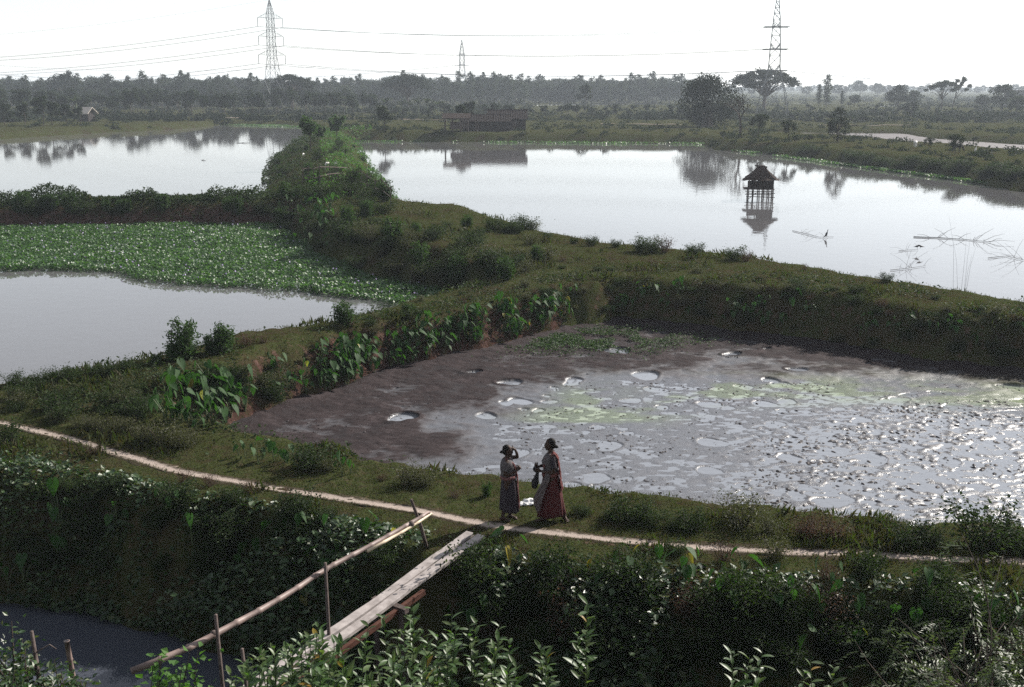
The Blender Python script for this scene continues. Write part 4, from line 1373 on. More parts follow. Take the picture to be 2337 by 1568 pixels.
for (v, b, Y, n, sp, lab) in [(680, 1440, 13.6, 8, .45, 'pale leaved shrub in front of the plank bridge end'), (740, 1455, 13.2, 7, .4, 'pale leaved shrub under the near end of the planks'), (920, 1375, 14.2, 6, .35, 'leafy shrub beside the rusty beam'),
                              (1000, 1420, 13.8, 7, .5, 'bushy broad leaved shrub in the bottom middle'), (1090, 1400, 14.0, 5, .35, 'leafy shrub with nodding tips in the bottom middle'), (1150, 1450, 13.4, 5, .3, 'upright leafy shoot cluster in the bottom middle'),
                              (1245, 1410, 13.8, 3, .2, 'tall upright leafy shoot in the bottom middle'), (1345, 1375, 14.0, 3, .22, 'tall leaning leafy shoot right of the upright one'), (860, 1490, 13.0, 7, .45, 'broad leaved shrub under the planks at the bottom edge'), (530, 1505, 13.2, 4, .22, 'small pale shoot standing in the ditch'),
                              (940, 1480, 13.0, 6, .4, 'broad leaved shrub at the bottom edge of the picture'),
                              (640, 1435, 12.3, 12, .5, 'pale leaved shrub hiding the near end of the bridge'), (740, 1425, 12.2, 12, .5, 'leafy shrub straddling the near end of the planks'), (820, 1465, 12.0, 10, .5, 'leafy shrub right of the near bridge end'), (570, 1490, 12.0, 8, .35, 'leafy shrub left of the near bridge end'), (690, 1490, 11.8, 10, .45, 'lowest pale leaved shrub before the bridge'),
                              (1690, 1450, 13.3, 4, .3, 'thin leafy shoots in the dark thicket'), (1890, 1505, 12.8, 5, .35, 'low leafy shoots near the feathery trees')]:
    p, h = fg(v, b, Y)
    leafy_shrub(p, lab, None, max(.6, h), n, sp, 15, (R.uniform(-.1, .1), R.uniform(-.1, .1)))
# round leaved bush around the rail and bushes at the lower left corner
for v, b, Y, w, lab in [(405, 1478, 12.4, 1.0, 'bright round leaved bush wrapped round the bamboo rail'), (8, 1425, 13.2, 1.1, 'dark bush at the lower left corner'), (95, 1508, 12.4, 1.1, 'low bush round the broken stump at lower left')]:
    p, h = fg(v, b, Y)
    if 'round leaved' in lab: k = shrub(560, M_LUSH, h, w * .9, 2400, .10, 26, .5, .85, 0, .33)
    else: k = shrub(561 + int(v), M_CREEP, h, w, 6500, .09, 40, .4, .6, 0, .40)
    put_shrub(k, 'ditch_bush', lab, 'bush', p, 1.0)


# neem like tree at the right, frond by frond
def frond_mesh():
    P, Dd, Nn = [], [], []
    L = .42
    for i in range(6):
        q = .2 + .78 * i / 5
        for sd in (-1, 1):
            P.append((q * L + .012 * sd, sd * .048, -.16 * q * q - .02)); Dd.append((.7, sd * .75, -.35)); Nn.append((.2, -sd * .45, 1))
    P.append((L * 1.05, 0, -.12)); Dd.append((1, 0, -.3)); Nn.append((0, 0, 1))
    rg = np.random.default_rng(9)
    V, F = leaf_cloud(np.array(P) + rg.normal(size=(len(P), 3)) * .008, rg.uniform(.085, .125, len(P)), rg, D=np.array(Dd), N=np.array(Nn), aspect=.30, fold=.04)
    return npmesh('frond', V, F, M_NEEM)


FR = frond_mesh()
def pinnate_tree(v, b, Y, label, seed, reach, nb=34, per=8):
    p, h = fg(v, b, Y)
    e = empty('pinnate_tree', p)
    tag(e, label, 'tree')
    mb = MB(); ends = []
    rt = random.Random(seed)
    limbs(mb, (0, 0, -.2), (.1, .1, h * .55), .05, .03, .05, 5, 7, rt)
    for i in range(nb):
        a = rt.uniform(0, 6.28); z0 = h * rt.uniform(.2, .6); o = rt.uniform(.3, 1.0) * reach
        tip = Vector((o * math.cos(a), o * math.sin(a), min(h, z0 + h * rt.uniform(.05, .42))))
        pts = limbs(mb, (.1 * z0 / h, .1 * z0 / h, z0), tip, .014, .004, .12, 4, 5, rt)
        ends.append((pts, a))
    mb.build('trunk', M_BARK, e, True)
    for pts, a in ends:
        for k in range(per):
            q = .3 + .7 * k / (per - 1); f = q * 4; j = min(3, int(f)); b_ = pts[j].lerp(pts[j + 1], f - j)
            fr = link('frond', FR, e); fr.location = b_
            fr.rotation_euler = (rt.uniform(-.7, .7), rt.uniform(-.35, .95), a + rt.uniform(-1.6, 1.6))
            s = rt.uniform(.6, 1.0); fr.scale = (s, s, s)


pinnate_tree(2285, 1250, 13.6, 'young tree with glossy feathery fronds at the right edge', 77, 1.5)
pinnate_tree(2190, 1390, 13.2, 'lower feathery tree in front of the taller one at right', 78, 1.3)
pinnate_tree(2330, 1400, 12.4, 'feathery tree in the lower right corner', 79, 1.3)


# ------------------------------------------------------------------ pylons and cables
def pylon(x, y, rz, H, prof, arms, name, label, tension=False, th=.17):
    """prof: [(z, half width)]; arms: [(z, half length, half width of body)]"""
    base = hz(x, y) if y < 740 else -.1
    e = empty(name, (x, y, base), rz)
    tag(e, label, 'pylon')
    zs = [p[0] for p in prof]; ws = [p[1] for p in prof]
    hw = lambda z: float(np.interp(z, zs, ws))
    C4 = [(-1, -1), (1, -1), (1, 1), (-1, 1)]
    for sx, sy in C4:
        MB().tube([(sx * hw(z), sy * hw(z), z - (.4 if z == 0 else 0)) for z in zs], th * .62, 4).build('tower_leg', M_STEEL, e)
    lev = [0]
    while lev[-1] < H - 1.2:
        lev.append(min(H - .3, lev[-1] + max(1.5, hw(lev[-1]) * 1.9)))
    for f in range(4):
        a, b = C4[f], C4[(f + 1) % 4]
        mb = MB()
        for z0, z1 in zip(lev[:-1], lev[1:]):
            w0, w1 = hw(z0), hw(z1)
            mb.tube([(a[0] * w0, a[1] * w0, z0), (b[0] * w1, b[1] * w1, z1)], th * .36, 4)
            mb.tube([(b[0] * w0, b[1] * w0, z0), (a[0] * w1, a[1] * w1, z1)], th * .36, 4)
            if w0 > .5: mb.tube([(a[0] * w1, a[1] * w1, z1), (b[0] * w1, b[1] * w1, z1)], th * .34, 4)
        mb.build('lattice_face', M_STEEL, e)
    hooks = []
    for (z, L, w) in arms:
        for sd in (-1, 1):
            mb = MB()
            tip = (sd * L, 0, z)
            for sy in (-1, 1):
                mb.tube([(sd * w, sy * w, z), tip], th * .42, 4)
                mb.tube([(sd * w * .95, sy * w * .95, z + 1.5), tip], th * .36, 4)
                for q in (.3, .6):
                    mb.tube([(sd * (w + (L - w) * q), sy * w * (1 - q), z), (sd * (w + (L - w) * q), sy * w * (1 - q), z + 1.5 * (1 - q))], th * .28, 4)
            am = mb.build('cross_arm', M_STEEL, e)
            if not tension:
                MB().tube([(sd * L, 0, z), (sd * L, 0, z - 2.5)], .085, 6).build('insulator', M_STEEL, am)
                hooks.append((sd * L, 0, z - 2.5))
            else:
                hooks.append((sd * L, 0, z))
    M = Matrix.Translation((x, y, base)) @ Matrix.Rotation(rz, 4, 'Z')
    return e, [M @ Vector(h) for h in hooks], M @ Vector((0, 0, H))


def cable(a, b, sag, label, group, r=.035, n=28):
    pts = [a.lerp(b, i / n) - Vector((0, 0, sag * 4 * (i / n) * (1 - i / n))) for i in range(n + 1)]
    tag(MB().tube(pts, r, 4, False).build('power_cable', M_WIRE), label, 'cable', group)


p1 = at(627, 262, -.1)
e1, h1, t1 = pylon(p1.x, p1.y, math.radians(38), 32.5, [(0, 2.9), (9, 1.9), (16.5, 1.05), (27.5, .85), (29.2, .75), (32.5, .08)],
                   [(16.9, 4.3, 1.0), (22.2, 4.0, .95), (27.4, 4.0, .85)], 'transmission_pylon', 'tall lattice pylon with three pairs of arms above the left pond', False, .12)
p3 = at(1760, 268, -.1)
e3, h3, t3 = pylon(p3.x, p3.y, math.radians(80), 33.2, [(0, 4.4), (6.2, 3.3), (12.2, 1.55), (17.8, 1.35), (23.6, 1.0), (25.6, .9), (33.2, .07)],
                   [(12.2, 3.2, 1.5), (17.8, 3.0, 1.3), (23.6, 2.8, 1.0)], 'transmission_pylon', 'big splay legged lattice pylon above the right bank', True, .17)
e2, h2, t2 = pylon(xat(1055, 600), 600, math.radians(82), 32.4, [(0, 3.2), (8, 2.4), (13, 1.7), (19, 1.3), (25, 1.2), (32.4, .08)],
                   [(13.5, 2.6, 1.6), (19, 2.6, 1.3), (24.3, 2.4, 1.2)], 'transmission_pylon', 'smaller distant lattice pylon above the middle of the treeline', True, .2)
# tension strings on the angle towers
for ee, arms in ((e3, [(12.2, 3.2), (17.8, 3.0), (23.6, 2.8)]), (e2, [(13.5, 2.6), (19, 2.6), (24.3, 2.4)])):
    for z, L in arms:
        for sd in (-1, 1):
            for dr in (-1, 1):
                MB().tube([(sd * L, dr * .2, z + .05), (sd * L, dr * 3.3, z + .02)], .12, 6).build('insulator', M_STEEL, ee)
for i in range(6):
    a, b = h1[i], h3[i]
    d = (b - a).normalized()
    cable(a, b - d * 3.3, 2.4, 'thin power cable strung between the left and right pylons', 'cables between the two near pylons', .065)
    lev = i // 2
    off = Vector((-300 + (8 if i % 2 else 0), 175 + (14 if i % 2 else 0), -1.0))
    cable(a, a + off, 7.5, 'thin power cable running off left from the left pylon', 'cables left of the left pylon', .065)
    cable(b + Vector((3.2, 0, 0)), b + Vector((260, 60, 2 * lev)), 6, 'thin power cable running off right from the right pylon', 'cables right of the right pylon', .045)
    if lev < 2 or i % 2 == 0:
        cable(h2[i] + Vector((3.2, 0, 0)), h2[i] + Vector((300, 60, -2)), 7, 'faint power cable running right from the distant pylon', 'cables of the distant pylon', .06)
        cable(h2[i] - Vector((3.2, 0, 0)), h2[i] - Vector((300, -40, 2)), 7, 'faint power cable running left from the distant pylon', 'cables of the distant pylon, left', .06)
cable(t1, t3, 2.0, 'thin earth wire between the tops of the two near pylons', None, .022)
cable(t1, t1 + Vector((-300, 175, -1)), 7, 'thin earth wire running left from the left pylon top', None, .025)


# ------------------------------------------------------------------ hut on stilts
def stilt_hut():
    p = at(1733, 455, ZC)
    e = empty('stilt_hut', p + Vector((0, 0, -.74)), math.radians(-8), 1.2)
    tag(e, 'small dark thatched watch hut on stilts in the right pond', 'hut')
    rr = random.Random(4)
    for x in (-.82, -.5, -.12, .2, .52, .84):
        for y in (-.6, .6):
            dx, dy = rr.uniform(-.09, .09), rr.uniform(-.08, .08)
            MB().tube([(x * 1.02 + dx, y + dy, -.6), (x + dx * .4, y, .7), (x, y * .98, 1.38)], [.042, .038, .036], 6).build('stilt', M_POST, e)
    for z, y in ((.86, -.66), (1.1, -.66), (.9, .66), (1.12, .66)):
        MB().tube([(-.98, y, z + rr.uniform(-.03, .03)), (.95, y, z + rr.uniform(-.03, .03))], .026, 5).build('brace_rail', M_POST, e)
    MB().tube([(-.84, -.62, .7), (-.12, -.66, 1.25)], .024, 5).build('brace_rail', M_POST, e)
    mb = MB()
    for k in range(9):
        mb.box((-.12, -.68 + k * .17, 1.38 + .004 * (k % 2)), (2.05, .15, .05))
    mb.build('platform', M_POST, e)
    # woven mat walls with an opening on the left of the front
    mb = MB()
    mb.box((.28, -.62, 1.78), (1.1, .04, .78)).box((.83, 0, 1.78), (.04, 1.2, .78)).box((.0, .62, 1.62), (1.65, .04, .45))
    for k in range(9): mb.box((.28, -.645, 1.44 + k * .085), (1.1, .012, .05))
    mb.build('mat_wall', M_WALL, e)
    for x in (-.80, -.36):
        MB().tube([(x, -.62, 1.36), (x, -.62, 2.2)], .035, 6).build('corner_post', M_POST, e)
    MB().box((-.60, -.62, 1.55), (.42, .03, .3)).build('rail_panel', M_WALL, e)
    # hipped thatch: layered, ragged
    mb = MB()
    lay = [(2.02, 1.50, 1.16), (2.18, 1.22, .92), (2.36, .94, .68), (2.54, .66, .44), (2.70, .42, .24)]
    for i, (z, hx, hy) in enumerate(lay):
        n = 44; V, F = [], []
        tz = z + .26
        for k in range(n):
            t = 2 * math.pi * k / n
            c, s = math.cos(t), math.sin(t)
            q = 1 / max(abs(c), abs(s)) ** .75
            j = rr.uniform(.95, 1.07)
            V.append((hx * c * q * .83 * j, hy * s * q * .83 * j, z - rr.uniform(0, .09)))
            V.append((hx * c * q * .52, hy * s * q * .45, tz))
        for k in range(n):
            a, b = 2 * k, 2 * ((k + 1) % n)
            F.append((a, b, b + 1, a + 1))
        F.append(tuple(2 * k + 1 for k in range(n)))
        mb.add(V, F)
    rf = mb.build('thatch_roof', M_THATCH, e)
    MB().tube([(-.46, 0, 2.98), (-.28, 0, 2.90), (.1, 0, 2.86), (.4, 0, 2.84)], [.03, .08, .09, .05], 6).build('ridge_cap', M_THATCH, rf)


stilt_hut()


# ------------------------------------------------------------------ houses on the far bank
def tile_roof(e, x0, x1, y0, y1, zr, ze, name='tiled_roof'):
    """two tiled slopes, tile courses stepped, ribs proud"""
    ym = (y0 + y1) / 2
    mb = MB()
    n = 9
    for sd, ye in ((0, y0), (1, y1)):
        for k in range(n):
            a, b = k / n, (k + 1) / n
            ya, yb = ym + (ye - ym) * a, ym + (ye - ym) * b
            za, zb = zr + (ze - zr) * a, zr + (ze - zr) * b
            V = [(x0, ya, za + .02), (x1, ya, za + .02), (x1, yb, zb + .09), (x0, yb, zb + .09), (x0, yb, zb), (x1, yb, zb), (x0, ya, za - .05), (x1, ya, za - .05)]
            mb.add(V, [(0, 1, 2, 3), (3, 2, 5, 4), (4, 5, 7, 6)])
            m = int((x1 - x0) / .42)
            for j in range(m + 1):
                xx = x0 + (x1 - x0) * j / m
                mb.tube([(xx, ya, za + .05), (xx, yb, zb + .12)], .05, 4, False)
    r = mb.build(name, M_TILE, e)
    MB().tube([(x0, ym, zr + .08), ((x0 + x1) / 2, ym, zr + .04), (x1, ym, zr + .09)], .12, 6).build('ridge', M_TILE, r)
    return r


def house(v, b, W, D, hw_, hr, rz, label, door=None, wins=()):
    p = G(v, b)
    e = empty('tiled_house', p, rz)
    tag(e, label, 'house')
    mb = MB()
    x0, x1 = -W / 2, W / 2
    mb.box((0, -D / 2, hw_ / 2 - .3), (W, .14, hw_ + .6)).box((0, D / 2, hw_ / 2 - .3), (W, .14, hw_ + .6))
    for s in (-1, 1):
        mb.box((s * (W / 2 - .07), 0, hw_ / 2 - .3), (.14, D - .14, hw_ + .6))
        mb.add([(s * (W / 2 - .07), -D / 2, hw_), (s * (W / 2 - .07), D / 2, hw_), (s * (W / 2 - .07), 0, hr - .1)], [(0, 1, 2)])
    mb.build('wall', M_WALL, e)
    tile_roof(e, x0 - .35, x1 + .35, -D / 2 - .6, D / 2 + .5, hr, hw_ - .12)
    for x in wins:
        w = MB().box((x, -D / 2 - .075, hw_ * .6), (.5, .03, .5)).build('window', M_BLACK, e)
        MB().box((x, -D / 2 - .09, hw_ * .6 - .29), (.62, .06, .06)).build('sill', M_POST, w)
    if door is not None:
        MB().box((door, -D / 2 - .08, .85), (.75, .04, 1.7)).build('door', M_POST, e)
    return e


house(1108, 298, 8.2, 4.2, 1.7, 2.7, .03, 'low tiled house on the far bank, left of the taller one', -1.5, (1.2, 3.0))
house(1158, 296, 6.6, 4.6, 2.1, 3.5, .0, 'taller tiled house on the far bank behind the pond edge', 1.2, (-1.6,))
p = G(1042, 299)
e = empty('open_shed', p, 0)
tag(e, 'open sided shed on posts left of the tiled houses', 'shed')
for x in (-2, -.7, .7, 2):
    for y in (-1, 1): MB().tube([(x, y, -.2), (x, y, 2.3)], .07, 6).build('post', M_POST, e)
mb = MB()
for s in (-1, 1):
    mb.add([(-2.4, 0, 3.0), (2.4, 0, 3.0), (2.4, s * 1.5, 2.2), (-2.4, s * 1.5, 2.2), (-2.4, s * 1.5, 2.06), (2.4, s * 1.5, 2.06), (2.4, 0, 2.86), (-2.4, 0, 2.86)], [(0, 1, 2, 3), (3, 2, 5, 4), (4, 5, 6, 7), (0, 3, 4, 7), (1, 6, 5, 2)])
mb.build('thatch_roof', M_THATCH, e)
MB().box((.3, .9, .9), (3.0, .08, 1.2)).build('mat_screen', M_POST, e)
# pale thatched hut on the left bank
p = G(200, 277)
e = empty('field_hut', p, math.radians(-20))
tag(e, 'little pale thatched field hut on the left bank', 'hut')
MB().box((0, 0, 1.0), (2.6, 2.2, 2.0)).build('wall', M_WALL, e)
for s in (-1, 1):
    MB().add([(-1.7, 0, 3.3), (1.7, 0, 3.3), (1.8, s * 1.8, 1.85), (-1.8, s * 1.8, 1.85), (-1.8, s * 1.8, 1.7), (1.8, s * 1.8, 1.7), (1.7, 0, 3.14), (-1.7, 0, 3.14)],
             [(0, 1, 2, 3), (3, 2, 5, 4), (4, 5, 6, 7), (0, 3, 4, 7), (1, 6, 5, 2)]).build('thatch_slope', M_THATCHL, e)
for s in (-1, 1): MB().tube([(s * 1.6, -1.6, -.2), (s * 1.6, -1.6, 1.9)], .06, 6).build('post', M_POST, e)
MB().box((.3, -1.13, .85), (.7, .06, 1.6)).build('door', M_BLACK, e)
# flat roofed building far right
p = Vector((xat(2330, 430), 430, 0))
e = empty('flat_roofed_building', p, .1)
tag(e, 'dull flat roofed building in the haze at the right edge', 'building')
MB().box((4, 0, 3.1), (18, 9, 6.6)).build('wall', M_PLASTER, e)
MB().box((4, 0, 6.6), (19, 10, .5)).build('roof', M_PLASTER, e)
for k in range(5):
    w = MB().box((-3.2 + k * 3.4, -4.53, 4.6), (1.2, .06, 1.3)).build('window', M_BLACK, e)
    MB().box((-3.2 + k * 3.4, -4.6, 3.88), (1.4, .16, .1)).build('sill', M_PLASTER, w)
# boat at the far shore
p = at(1170, 323, ZC)
e = empty('rowing_boat', p, .06)
tag(e, 'dark wooden boat moored by the tiled houses', 'boat')
V, F = [], []
for i in range(9):
    t = i / 8 * 2 - 1
    w = .62 * (1 - abs(t) ** 2.4); x = t * 3.2; lift = .35 * abs(t) ** 3
    V += [(x, -w, .42 + lift), (x, -w * .6, -.05 + lift), (x, w * .6, -.05 + lift), (x, w, .42 + lift)]
for i in range(8):
    b = i * 4
    F += [(b, b + 1, b + 5, b + 4), (b + 1, b + 2, b + 6, b + 5), (b + 2, b + 3, b + 7, b + 6)]
MB().add(V, F).build('hull', M_POST, e)
for x in (-1.4, 0, 1.4): MB().box((x, 0, .34), (.25, 1.05, .05)).build('thwart', M_POST, e)


# ------------------------------------------------------------------ plank bridge and bamboo rail
def bridge():
    a = Vector((-1.0, 19.15, .0)); a.z = hz(a.x, a.y) + .06
    b = Vector((-4.45, 11.9, -.35))
    a2 = at(1060, 1238, a.z)
    a = Vector((a2.x, a2.y, a.z)); b = at(715, 1478, -.32)
    d = (b - a); L = d.length; d.normalize()
    b = a + d * (L + 3.4)
    L += 3.4
    yaw = math.atan2(d.y, d.x); pit = -math.asin(d.z)
    e = empty('plank_bridge', a)
    tag(e, 'narrow bridge of two grey planks from the footpath over the ditch', 'bridge')
    e.rotation_euler = (0, pit, yaw)
    rr = random.Random(8)
    for off in (-.124, .116):
        V, F = [], []
        n = 22
        for i in range(n + 1):
            x = -.35 + (L + .3) * i / n
            w = .092 + rr.uniform(-.010, .010); y = off + .018 * math.sin(i * .5 + off * 20)
            z = -.05 * math.sin(math.pi * i / n) + rr.uniform(-.004, .004) + (.01 if off > 0 else 0)
            V += [(x, y - w, z + .025), (x, y + w, z + .025), (x, y + w, z - .03), (x, y - w, z - .03)]
        for i in range(n):
            p_ = i * 4
            for k in range(4):
                k2 = (k + 1) % 4
                F.append((p_ + k, p_ + 4 + k, p_ + 4 + k2, p_ + k2))
        F += [(0, 1, 2, 3), (n * 4 + 3, n * 4 + 2, n * 4 + 1, n * 4)]
        MB().add(V, F).build('plank', M_PLANK, e)
    mb = MB().box((L * .5 + .75, .29, -.14), (L - 1.6, .075, .09))
    tag(mb.build('beam', M_RUST, e), label='rusty red beam under the right edge')
    for x in (2.2, 4.6, 6.2):
        MB().box((x, .08, -.12), (.1, .75, .09)).build('cross_bearer', M_POST, e)
        for y in (-.28, .30):
            MB().tube([(x, y, -.1), (x + .1, y * 1.15, -2.8)], .05, 6).build('support_post', M_POST, e)
    return d


bridge()


def bamboo(mb, pts, r, nodes=.42, n=8):
    """a culm with swollen joints"""
    P = []
    pts = [Vector(p) for p in pts]
    seg = [0]
    for i in range(1, len(pts)): seg.append(seg[-1] + (pts[i] - pts[i - 1]).length)
    L = seg[-1]; s = 0; out = []; rad = []
    ts = []
    k = 0
    while s < L:
        ts += [(s, 1.0), (min(L, s + nodes - .05), .93), (min(L, s + nodes - .02), 1.16)]
        s += nodes
    for t, q in ts:
        j = 0
        while j < len(seg) - 2 and seg[j + 1] < t: j += 1
        f = (t - seg[j]) / max(1e-6, seg[j + 1] - seg[j])
        out.append(pts[j].lerp(pts[j + 1], min(1, f))); rad.append(r * q * (1 - .25 * t / L))
    mb.tube(out, rad, n)


def handrail():
    e = empty('bamboo_handrail', at(740, 1300, .75))
    tag(e, 'long bent bamboo handrail beside the plank bridge', 'handrail')
    o = e.location
    cp = [(300, 1531, .62), (430, 1478, .68), (510, 1436, .70), (600, 1388, .72), (680, 1340, .74), (742, 1299, .78), (850, 1242, .84), (925, 1200, .90), (978, 1170, .95)]
    # Catmull smoothing
    P = [at(a, b, z) - o for a, b, z in cp]
    S = []
    for i in range(len(P) - 1):
        p0, p1_, p2_, p3_ = P[max(0, i - 1)], P[i], P[i + 1], P[min(len(P) - 1, i + 2)]
        for k in range(6):
            t = k / 6
            S.append(.5 * ((2 * p1_) + (p2_ - p0) * t + (2 * p0 - 5 * p1_ + 4 * p2_ - p3_) * t * t + (3 * p1_ - p0 - 3 * p2_ + p3_) * t ** 3))
    S.append(P[-1])
    mb = MB(); bamboo(mb, S, .052)
    mb.build('pole', M_BAMBOO, e, True)
    mb = MB()
    bamboo(mb, [at(838, 1257, .80) - o, at(930, 1207, .86) - o, at(985, 1172, .93) - o], .03)
    tag(mb.build('pole', M_BAMBOOL, e, True), label='pale split bamboo lashed under the upper end')
    for top, foot in (((938, 1140, 1.25), (974, 1252, None)), ((742, 1284, .95), (738, 1428, None)), ((492, 1402, 1.05), (472, 1545, None))):
        t = at(*top) - o
        if foot[2] is None:
            g = G(foot[0], min(foot[1], 1440))
            if foot[1] > 1440: g = at(foot[0], foot[1], -1.2); g = Vector((t.x + o.x + .05, t.y + o.y + .05, -2.9))
            elif foot[0] == 738: g = Vector((t.x + o.x - .02, t.y + o.y + .05, hz(t.x + o.x, t.y + o.y) - .3))
        f = g - o
        mb = MB(); mb.tube([f, f.lerp(t, .5) + Vector((.02, 0, 0)), t], [.036, .033, .026], 7)
        mb.build('post', M_POST, e, True)
    # rope lashings where pole and post meet
    for q in ((938, 1196, .9), (742, 1299, .78), (488, 1447, .70)):
        MB().ball(at(*q) - o, (.06, .06, .06), 8, 6).build('lashing', M_POST, e, True)


handrail()
for v, b, Y, ln, lab, lean in [(152, 1462, 13.6, 3.2, 'broken bamboo stump leaning in the ditch at lower left', .12), (72, 1440, 13.3, 3.0, 'twiggy dark stump at the lower left corner', .06), (552, 1480, 12.9, 2.8, 'thin dark stake standing in the ditch near the rail', .08)]:
    t = atd(v, b, Y)
    e = empty('ditch_stake', (t.x + lean * 2, Y, ZE - .6))
    tag(e, lab, 'stake')
    tz = t.z - (ZE - .6)
    mb = MB()
    if 'bamboo' in lab:
        bamboo(mb, [(0, 0, 0), (-lean, 0, tz * .5), (-lean * 2, 0, tz)], .05); mb.build('culm', M_BAMBOO, e, True)
    else:
        mb.tube([(0, 0, 0), (-lean + .02, 0, tz * .5), (-lean * 2, 0, tz)], [.05, .045, .025], 6); mb.build('shaft', M_POST, e, True)
    if 'twiggy' in lab:
        mb = MB()
        for k in range(5):
            z = tz * (.6 + .08 * k); s = -1 if k % 2 else 1
            mb.tube([(-lean * 1.5, 0, z), (-lean * 1.5 + s * .18, .03, z + .1), (-lean * 1.5 + s * .28, 0, z + .05)], [.012, .009, .005], 4)
        mb.build('twigs', M_POST, e)

# ------------------------------------------------------------------ fence scraps on the long dike
def fence(pts, label, n):
    P = [G(a, b) for a, b in pts]
    e = empty('bamboo_fence', P[0])
    tag(e, label, 'fence')
    o = P[0]
    tops = []
    for k in range(n):
        q = k / (n - 1) * (len(P) - 1); j = min(len(P) - 2, int(q)); b = P[j].lerp(P[j + 1], q - j) - o
        t = b + Vector((R.uniform(-.12, .12), R.uniform(-.1, .1), R.uniform(1.2, 1.7)))
        MB().tube([b - Vector((0, 0, .3)), t], [.045, .03], 5).build('post', M_POST, e)
        tops.append((b, t))
    for q in (.45, .85):
        MB().tube([b.lerp(t, q + R.uniform(-.06, .06)) for b, t in tops], .03, 5).build('rail', M_POST, e)


fence([(690, 432), (730, 424), (790, 412)], 'broken bamboo fence across the long dike', 7)
fence([(795, 428), (840, 440), (890, 470)], 'leaning bamboo fence down the pond side of the long dike', 7)


# ------------------------------------------------------------------ branches in the water
def branch(pts, r, label, seed, twigs=6, z=ZC, floaty=True, up=.25):
    rr = random.Random(seed)
    P = [at(a, b, z + .04) for a, b in pts]
    e = empty('floating_branch', P[0])
    tag(e, label, 'branch')
    o = P[0]
    mb = MB()
    Q = [p - o for p in P]
    r *= .36
    mb.tube(Q, [r * (1 - .6 * i / (len(Q) - 1)) for i in range(len(Q))], 5)
    mb.build('limb', M_POST, e)
    mb = MB()
    for k in range(twigs):
        q = rr.uniform(.2, 1) * (len(Q) - 1); j = min(len(Q) - 2, int(q)); b = Q[j].lerp(Q[j + 1], q - j)
        d = Vector((rr.uniform(-1, 1), rr.uniform(-.6, .6), rr.uniform(.05, up * 2)))
        L = rr.uniform(.5, 1.6)
        mb.tube([b, b + d * L * .5 + Vector((0, 0, .08)), b + d * L], [r * .45, r * .35, r * .2], 4)
    mb.build('twigs', M_POST, e)
    return e


branch([(1808, 526), (1840, 534), (1870, 541), (1902, 540)], .05, 'forked branch carrying the cormorant in the right pond', 1, 8)
branch([(2084, 540), (2140, 542), (2200, 546), (2260, 552)], .085, 'long floating branch with weeds in the right pond', 2, 13)
branch([(2050, 572), (2075, 570), (2094, 569)], .045, 'small floating twig carrying two little birds', 3, 4)
branch([(2031, 616), (2070, 612), (2112, 606)], .045, 'spiky branch tips close to the right dike', 4, 9, up=.35)
branch([(2254, 588), (2295, 584), (2340, 594)], .05, 'arching branch at the right edge of the pond', 5, 9, up=.4)
branch([(500, 458), (524, 452)], .05, 'small twig with a bird in the far left pond', 7, 4, ZA)
branch([(540, 326), (570, 326)], .12, 'thin stick floating in the far left pond', 8, 2, ZA, up=.1)
branch([(460, 365), (470, 366)], .10, 'tiny stick floating in the far left pond', 9, 1, ZA, up=.1)
e = empty('dead_reeds', G(2195, 664))
tag(e, 'thin dead stalks on the crest at the right edge', 'reeds')
for k in range(6):
    a = R.uniform(-1, 1)
    L = R.uniform(.8, 2.4) if k else 3.0
    MB().tube([(a * .4, R.uniform(-.2, .2), -.1), (a * .7, 0, L * .6), (a * 1.1, 0, L)], [.005, .0035, .0015], 4).build('stalk', M_POST, e)


# ------------------------------------------------------------------ one closed skin from overlapping volumes
def fuse(mb, name, material, vox, parent, smooth=5):
    me = mb.mesh(name, material)
    o = bpy.data.objects.new(name + '_raw', me); COL.objects.link(o)
    md = o.modifiers.new('r', 'REMESH'); md.mode = 'VOXEL'; md.voxel_size = vox
    ms = o.modifiers.new('s', 'SMOOTH'); ms.factor = .5; ms.iterations = smooth
    dg = bpy.context.evaluated_depsgraph_get(); dg.update()
    m2 = bpy.data.meshes.new_from_object(o.evaluated_get(dg))
    bpy.data.objects.remove(o)
    m2.polygons.foreach_set('use_smooth', np.ones(len(m2.polygons), bool))
    m2.materials.clear(); m2.materials.append(material)
    m2.name = name
    return link(name, m2, parent)


def caps(mb, pts, rad, n=10):
    """limb: tapered tube with ball joints"""
    mb.tube(pts, rad, n)
    for p_, r in zip(pts, rad): mb.ball(p_, r, n, 6)


# birds and goats
def bird(p, s, rz, label, m=M_FEATHER, group=None, upright=True):
    e = empty('bird', p, rz, s)
    tag(e, label, 'bird', group)
    mb = MB()
    if upright:
        caps(mb, [(0, 0, .14), (.03, 0, .26), (.07, 0, .36)], [.075, .085, .05])
        caps(mb, [(.07, 0, .36), (.10, 0, .46), (.10, 0, .54)], [.04, .026, .026], 8)
        mb.ball((.12, 0, .56), (.045, .03, .03), 10, 6)
        mb.tube([(.15, 0, .56), (.25, 0, .565)], [.014, .004], 6)
        mb.tube([(-.02, 0, .17), (-.12, 0, .04), (-.2, 0, -.05)], [.05, .03, .012], 8)
    else:
        caps(mb, [(-.12, 0, .13), (0, 0, .15), (.12, 0, .19)], [.05, .08, .05]); mb.ball((.19, 0, .24), .045, 8, 6)
        mb.tube([(.22, 0, .24), (.3, 0, .235)], [.014, .003], 6); mb.tube([(-.12, 0, .13), (-.32, 0, .1)], [.04, .012], 6)
    fuse(mb, 'body', m, .014, e, 3)
    mb = MB()
    for y in (-.03, .03): mb.tube([(0, y, .16), (.02, y, -.02)], .009, 5)
    mb.build('legs', m, e)


